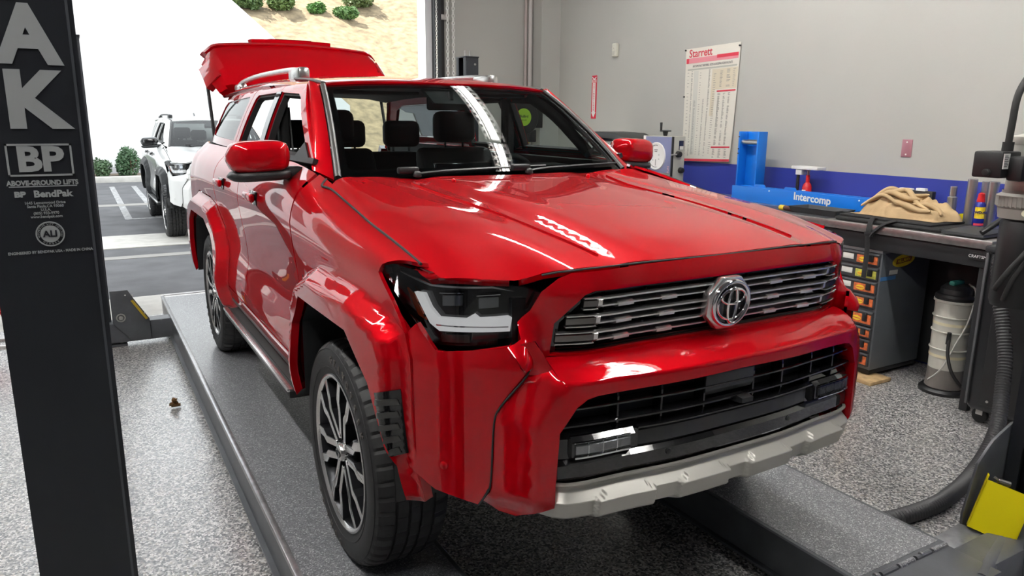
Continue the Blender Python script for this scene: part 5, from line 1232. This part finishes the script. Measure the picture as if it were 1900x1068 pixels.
# ------------------------------------------------------------------ things on the wall
XW = 3.7495
def wq(y, z, d=0.0): return V((XW - d, y, z))
TL, TR_, BL, BR = (3.40, 2.466), (2.681, 2.484), (3.361, 1.373), (2.705, 1.396)
def ch(u, v, d=0.0):   # u 0..1 left to right, v 0..1 top to bottom
    y = lerp(lerp(TL[0], TR_[0], u), lerp(BL[0], BR[0], u), v); z = lerp(lerp(TL[1], TR_[1], u), lerp(BL[1], BR[1], u), v)
    return V((XW - .012 - .030 * v * v * (.4 + u * .6) - .010 * math.sin(u * 5) * v - d, y, z))
n_ = 16; vs_ = [ch(i / n_, j / n_) for j in range(n_ + 1) for i in range(n_ + 1)] + [ch(i / n_, j / n_, -.003) for j in range(n_ + 1) for i in range(n_ + 1)]
fs_ = []; q_ = (n_ + 1) ** 2
for j in range(n_):
    for i in range(n_):
        a = j * (n_ + 1) + i; fs_ += [(a, a + n_ + 1, a + n_ + 2, a + 1), (q_ + a, q_ + a + 1, q_ + a + n_ + 2, q_ + a + n_ + 1)]
CHT = mesh('wall_chart', vs_, fs_, mat('chart paper', (.72, .70, .62), .55), None, True); tag(CHT, 'large cream wall chart of printed tables with a red header', 'chart')
def strip(u0, u1, v0, v1, m, nm, d=.0022):
    k = max(1, int((u1 - u0) * 12), int((v1 - v0) * 12)); v_ = []; f_ = []
    for i in range(k + 1):
        for jj in range(k + 1): v_.append(ch(lerp(u0, u1, i / k), lerp(v0, v1, jj / k), d))
    for i in range(k):
        for jj in range(k): a = i * (k + 1) + jj; f_.append((a, a + 1, a + k + 2, a + k + 1))
    return mesh(nm, v_, f_, m, CHT)
strip(.02, .98, .085, .130, mat('pink band', (.72, .26, .30), .55), 'header_band'); strip(.60, .98, .080, .108, M_inkred, 'header_band', .003); strip(.02, .07, .085, .130, M_inkred, 'header_band', .003)
strip(.05, .97, .178, .192, mat('table head', (.45, .46, .40), .6), 'table_head'); strip(0, 1, .978, .998, M_inkred, 'footer_band')
strip(.64, .98, .385, .398, M_inkred, 'sub_header'); strip(.62, .98, .868, .880, M_inkred, 'sub_header')
v_ = []; f_ = []; random.seed(3)
for (u0, u1, va, vb, st) in ((.05, .09, .21, .94, .030), (.13, .16, .20, .95, .0085), (.20, .24, .45, .94, .0095), (.30, .33, .22, .95, .021), (.38, .41, .45, .95, .010), (.47, .50, .20, .95, .0085), (.56, .61, .24, .93, .019), (.68, .73, .22, .36, .011), (.80, .87, .21, .37, .009), (.91, .96, .21, .37, .016), (.66, .71, .41, .855, .0085), (.76, .80, .41, .855, .0085), (.85, .89, .41, .855, .0085), (.65, .70, .89, .965, .009), (.76, .81, .89, .965, .009), (.88, .93, .89, .965, .009)):
    v = va
    while v < vb:
        if random.random() < .90:
            w_ = random.uniform(.55, 1); i = len(v_); v_ += [ch(u0, v, .0022), ch(u0 + (u1 - u0) * w_, v, .0022), ch(u0 + (u1 - u0) * w_, v + .0042, .0022), ch(u0, v + .0042, .0022)]; f_.append((i, i + 1, i + 2, i + 3))
        v += st
tt = mesh('printed_figures', v_, f_, mat('chart ink', (.30, .30, .27), .6), CHT); tt['kind'] = 'stuff'
strip(.60, .99, .20, .375, mat('chart cream', (.66, .60, .46), .55), 'tinted_column', .0012); strip(.18, .27, .20, .94, mat('chart grey', (.62, .62, .56), .55), 'tinted_column', .0012); strip(.53, .60, .20, .60, mat('chart cream', (.66, .60, .46), .55), 'tinted_column', .0012)
p = ch(.07, .048, .003); text('chart_title', 'Starrett', .105, basis(p, (0, -1, .03), (0, 0, 1)), M_inkred, CHT, .0006, 'LEFT', bold=.0012, sx=.95)
p = ch(.52, .158, .003); text('chart_subtitle', 'INCH/METRIC TAP DRILL SIZES & DECIMAL EQUIVALENTS', .030, basis(p, (0, -1, .03), (0, 0, 1)), M_inkgrey, CHT, .0005, sx=.68)
for u, v in ((.0, .01), (.99, .03), (.0, .42)): cyl('push_pin', ch(u, v, -.006), ch(u, v, .012), .008, M_black, CHT, seg=8)
FS = empty('fire_sign', 'narrow red and white vertical fire extinguisher sign on the grey wall', 'sign', (XW, 4.945, 1.79))
box('sign_plate', (-.004, -.048, 0), (.002, .048, .495), mat('sign red', (.66, .02, .05), .4), FS)
M_sw = mat('sign white', (.82, .80, .78), .5)
prism('arrow', [(-.028, .41), (.028, .41), (.028, .075), (.042, .075), (0, .012), (-.042, .075), (-.028, .075)], lambda u, v, w: (-.0045 - w, u, v), .001, M_sw, FS)
prism('top_chevron', [(-.040, .482), (0, .460), (.040, .482), (.040, .470), (0, .440), (-.040, .470)], lambda u, v, w: (-.0045 - w, u, v), .001, M_sw, FS)
box('word_field', (-.0055, -.040, .415), (-.004, .040, .450), M_sw, FS)
M_sr = mat('sign red', (.6, .02, .05))
text('sign_word', 'FIRE', .036, basis((-.0062, 0, .431), (0, -1, 0), (0, 0, 1)), M_sr, FS, .0005, bold=.0006)
for i, c_ in enumerate('EXTINGUISHER'): text('sign_letter', c_, .030, basis((-.0062, 0, .392 - i * .0265), (0, -1, 0), (0, 0, 1)), M_sr, FS, .0005, bold=.0006)
mo = empty('motion_sensor', 'small cream motion sensor high on the grey wall', 'sensor', (XW, 4.537, 2.47))
box('sensor_body', (-.05, -.038, 0), (.002, .038, .145), mat('cream plastic', (.66, .65, .56), .4), mo, .014, 3); box('sensor_lens', (-.056, -.022, .02), (-.046, .022, .06), mat('cream lens', (.58, .57, .50), .3), mo, .006); box('sensor_led', (-.0515, -.004, .088), (-.049, .004, .092), M_ink, mo)
pl_ = empty('wall_plate', 'mauve blank electrical wall plate above the blue band', 'wall plate', (XW, .968, 1.52))
box('plate', (-.007, -.040, 0), (.002, .040, .13), mat('mauve metal', (.42, .20, .24), .35, .3), pl_, .003)
for z in (.02, .11): cyl('plate_screw', (-.010, 0, z), (-.006, 0, z), .006, M_white, pl_, seg=10)
# hose reel by the pillar
HR = empty('hose_reel', 'round black hose reel with bright green centre disc on the pillar', 'hose reel', (3.14, 5.62, 1.80))
lathe('drum', [(0, -.07), (.205, -.07), (.215, -.06), (.215, -.04), (.17, -.03), (.17, .06), (.215, .07), (.215, .09), (0, .09)], mat('reel black', (.012, .012, .012), .45), HR, 44, (0, 0, 0), (0, 1, 0))
gd = lathe('label_disc', [(0, .0), (.105, .0), (.105, .004), (.0, .004)], mat('lime label', (.36, .62, .04), .45), HR, 40, (0, -.0745, 0), (0, 1, 0))
text('label_lettering', 'BluBird', .042, basis((0, -.0775, .01), (1, 0, 0), (0, 0, 1)), M_ink, gd, .0006, bold=.0006); text('label_lettering', '3/8 x 50', .022, basis((0, -.0775, -.035), (1, 0, 0), (0, 0, 1)), M_ink, gd, .0006)
box('mount_arm', (.05, .02, -.13), (.335, .09, .13), mat('reel black', (.012, .012, .012)), HR, .01)
box('guide_arm', (.10, -.05, -.30), (.20, .06, -.15), mat('reel black', (.012, .012, .012)), HR, .012)
tube('air_hose', [(.15, 0, -.28), (.05, .0, -.36), (.0, .0, -.42), (.10, 0, -.45), (.20, .0, -.55), (.215, 0, -.75), (.20, 0, -1.0)], .010, mat('yellow hose', (.60, .62, .10), .45), HR, 8)
# chains
def chain(x, y, z0, z1, lbl, r=.014, pitch=.040):
    bm = bmesh.new(); n = int((z1 - z0) / pitch)
    for i in range(n):
        z = z1 - i * pitch; P = []
        for k in range(12):
            a = 2 * PI * k / 12; px_, pz = r * math.cos(a), (pitch * .62) * math.sin(a)
            P.append(V((px_, 0, pz)) if i % 2 else V((0, px_, pz)))
        for k in range(12):
            a_, b_ = P[k], P[(k + 1) % 12]; d = (b_ - a_).normalized(); e1, e2 = frame_of(d); q = []
            for p_ in (a_, b_): q.append([bm.verts.new(p_ + (e1 * math.cos(t * PI / 2) + e2 * math.sin(t * PI / 2)) * (r * .42) + V((0, 0, z - z1))) for t in range(4)])
            for t in range(4): bm.faces.new((q[0][t], q[0][(t + 1) % 4], q[1][(t + 1) % 4], q[1][t]))
    o = bm_obj('hoist_chain', bm, mat('galvanised chain', (.85, .85, .82), .4, .2), None, loc=(x, y, z1)); tag(o, lbl, 'chain', 'door hoist chains'); return o
chain(2.245, 5.80, 1.2, 4.5, 'left one of the paired silver door hoist chains'); chain(2.318, 5.80, 1.2, 4.5, 'right one of the paired silver door hoist chains')
chain(2.095, 5.78, 1.4, 4.5, 'single thin silver chain hanging along the dark door track', .009, .026)
# leaf on the floor
lf = empty('dry_leaf', 'curled brown dry leaf on the glossy floor', 'leaf', (-1.265, 2.36, 0))
for k in range(4):
    a0 = k * 1.7; v_ = []; f_ = []
    for i in range(7):
        t = i / 6; w_ = .016 * math.sin(PI * min(1, t * .95 + .03))
        for s_ in (-1, 0, 1):
            x = (t - .4) * .055; y = s_ * w_; z = .006 + .018 * abs(s_) + .03 * t * (k % 2) + .006 * k
            v_.append((x * math.cos(a0) - y * math.sin(a0), x * math.sin(a0) + y * math.cos(a0), z))
    for i in range(6):
        for s_ in range(2): a = i * 3 + s_; f_.append((a, a + 1, a + 4, a + 3))
    mesh('leaf_blade', v_, f_, mat('dry leaf brown', (.30, .16, .06), .7), lf, True)
# red jack stand at the left of the far bay
JS = empty('jack_stand', 'red jack stand on the floor behind the left lift post', 'jack stand', (-2.34, 4.45, 0))
for sx_ in (-1, 1):
    for sy_ in (-1, 1): tube('leg', [(sx_ * .15, sy_ * .12, .01), (sx_ * .05, sy_ * .045, .33)], .016, M_red, JS, 8, 2)
cyl('sleeve', (0, 0, .22), (0, 0, .36), .045, M_red, JS, seg=18, bevel=.005); cyl('ratchet_bar', (0, 0, .30), (0, 0, .48), .022, M_steel, JS, seg=14)
box('saddle', (-.06, -.03, .47), (.06, .03, .50), M_red, JS, .006)
for y in (-.12, .12): box('foot_rail', (-.17, y - .02, 0), (.17, y + .02, .018), M_white, JS, .003)

# ------------------------------------------------------------------ outside the bay door
struct(box('ground_asphalt', (-30, 5.74, -.20), (40, 60, -.015), M_asph))
gt = struct(box('ground_gutter', (-30, 9.0, -.10), (40, 10.25, -.004), M_conc)); gt['label'] = 'pale concrete gutter strip across the asphalt lane'
struct(box('ground_band', (-30, 8.12, -.10), (40, 8.34, -.010), mat('pale sun strip', (.30, .29, .27), .9)))  # sunlit line across the shaded lane, put into a paler colour
struct(box('ground_band', (-30, 14.6, -.10), (40, 15.0, -.010), mat('pale sun strip', (.3, .3, .3))))  # second light line, painted the same way
cb = struct(box('kerb', (-30, 20.9, -.10), (40, 21.25, .14), M_conc, None, .02)); struct(box('ground_bed', (-30, 21.25, -.1), (40, 40, .10), mat('planting soil', (.20, .16, .12), .95, noise=(5, .3))))
for x0, x1 in ((-1.03, -.91), (-.52, -.40)):
    m_ = struct(box('ground_marking', (x0, 12.3, -.1), (x1, 19.5, -.011), mat('worn line paint', (.34, .34, .34), .9, noise=(14, .45))))
struct(box('ground_marking', (-1.03, 12.3, -.1), (-.40, 12.42, -.0108), mat('worn line paint', (.34, .34, .34))))
# white rendered building with a raking parapet behind the car park
wbld = empty('white_building', 'bright white rendered building with a raking roof edge behind the car park', 'building', (0, 23, 0))
M_rend = mat('white render', (.86, .86, .85), .8, bump=(8, .04))
prism('wall', [(-18, -.1), (6.6, -.1), (6.6, 2.2), (2.97, 5.31), (-3.0, 10.4), (-18, 10.4)], lambda u, v, w: (u, w, v), 3.0, M_rend, wbld)
box('plinth', (-18, -.04, -.1), (6.6, 0.0, .30), mat('grey plinth', (.60, .60, .62), .8), wbld)
# tall unseen block added left of the door to shade the lane
nb = empty('shade_block', 'tall pale unseen block added to shade the car park lane', 'building', (-10, 15, 0))
box('wall', (-6, -5.4, -.1), (5.4, 7.4, 12), M_rend, nb)
for k in range(3):
    for r in range(3): w_ = box('window', (5.38, -4.4 + k * 3.1, 1.2 + r * 3.6), (5.43, -2.9 + k * 3.1, 3.0 + r * 3.6), mat('dark pane', (.03, .04, .05), .1), nb); box('window_frame', (5.37, -4.48 + k * 3.1, 1.1 + r * 3.6), (5.41, -2.82 + k * 3.1, 1.2 + r * 3.6), M_white, w_)
# dry hillside
random.seed(11)
nx, ny = 60, 36; vs_ = []; fs_ = []
def hill_z(x, y): return -.1 + max(0, y - 26) * .62 * (1 - .15 * math.sin(x * .13)) + .22 * math.sin(x * .9 + y * .5) * math.cos(y * .7) + .10 * math.sin(2.3 * x) * math.sin(1.9 * y)
for i in range(nx + 1):
    for j in range(ny + 1):
        x = lerp(-25, 60, i / nx); y = lerp(26, 62, j / ny); vs_.append((x, y, hill_z(x, y) if j else -.2))
for i in range(nx):
    for j in range(ny): a = i * (ny + 1) + j; fs_.append((a, a + ny + 1, a + ny + 2, a + 1))
hl_ = struct(mesh('ground_hill', vs_, fs_, mat('dry grass', (.175, .135, .08), .95, noise=(2.6, .42, 10), bump=(3.0, .8)), None, True)); hl_['label'] = 'steep hillside of dry straw-coloured grass'
def shrub(lbl, loc, rx, ry, rz, n, col, leaf=.05, group=None, cat='bush', nm='bush'):
    e = empty(nm, lbl, cat, loc, 0, group); v_ = []; f_ = []; rnd = random.Random(int(loc[0] * 100) + int(loc[1] * 10))
    lobes = [(rnd.uniform(-.5, .5), rnd.uniform(-.5, .5), rnd.uniform(.35, .8), rnd.uniform(.35, .6)) for _ in range(9)] + [(0, 0, .45, .62)]
    for k in range(n):
        lx, ly, lz, lr = rnd.choice(lobes); d = V((rnd.gauss(0, 1), rnd.gauss(0, 1), rnd.gauss(0, 1))).normalized() * lr * rnd.uniform(.7, 1)
        p = V(((lx + d.x) * rx, (ly + d.y) * ry, max(.02, (lz + d.z) * rz)))
        a = V((rnd.gauss(0, 1), rnd.gauss(0, 1), rnd.gauss(0, .6))).normalized(); b = a.cross(V((rnd.gauss(0, 1), rnd.gauss(0, 1), rnd.gauss(0, 1)))).normalized(); L = leaf * rnd.uniform(.7, 1.3)
        i = len(v_); v_ += [p - a * L, p + b * L * .45, p + a * L, p - b * L * .45]; f_.append((i, i + 1, i + 2, i + 3))
    o = mesh('foliage', v_, f_, mat('leaf ' + str(col), col, .6, noise=(6, .45)), e); o['kind'] = 'stuff'
    for k in range(4):
        a = k * 1.6; tube('stem', [(0, 0, 0), (rx * .2 * math.cos(a), ry * .2 * math.sin(a), rz * .35), (rx * .45 * math.cos(a), ry * .45 * math.sin(a), rz * .7)], .012 + rz * .01, mat('twig bark', (.16, .11, .07), .9), e, 6, 4)
    return e
shrub('small low green bush at the kerb beside the lift post', (-1.10, 21.9, .10), .30, .30, .42, 1300, (.10, .17, .085), .045)
shrub('larger rounded green bush at the kerb left of the white SUV', (-.36, 22.0, .10), .40, .36, .64, 2600, (.085, .16, .08), .045)
for i, (x, y, r, lb) in enumerate(((6.7, 39.9, 1.1, 'leftmost green shrub high on the dry hillside'), (8.5, 40.2, .9, 'second green shrub from the left on the dry hillside'), (10.45, 39.9, .62, 'small dark green shrub in the middle of the hillside group'), (13.4, 41.8, 1.0, 'fourth green shrub of the hillside group'), (11.9, 39.6, .7, 'lowest small shrub on the dry hillside'))):
    shrub(lb, (x, y, hill_z(x, y) - .1), r, r, r * .85, 2600, (.085 + .02 * (i % 2), .15 + .02 * (i % 3), .05), .12, 'hillside shrubs')
# parked white vehicle
WC = build_car('white_suv', 'white SUV with black wheel arches parked outside the bay door', (.34, 9.93, -.02), 0, M_wpaint, 'rugged')
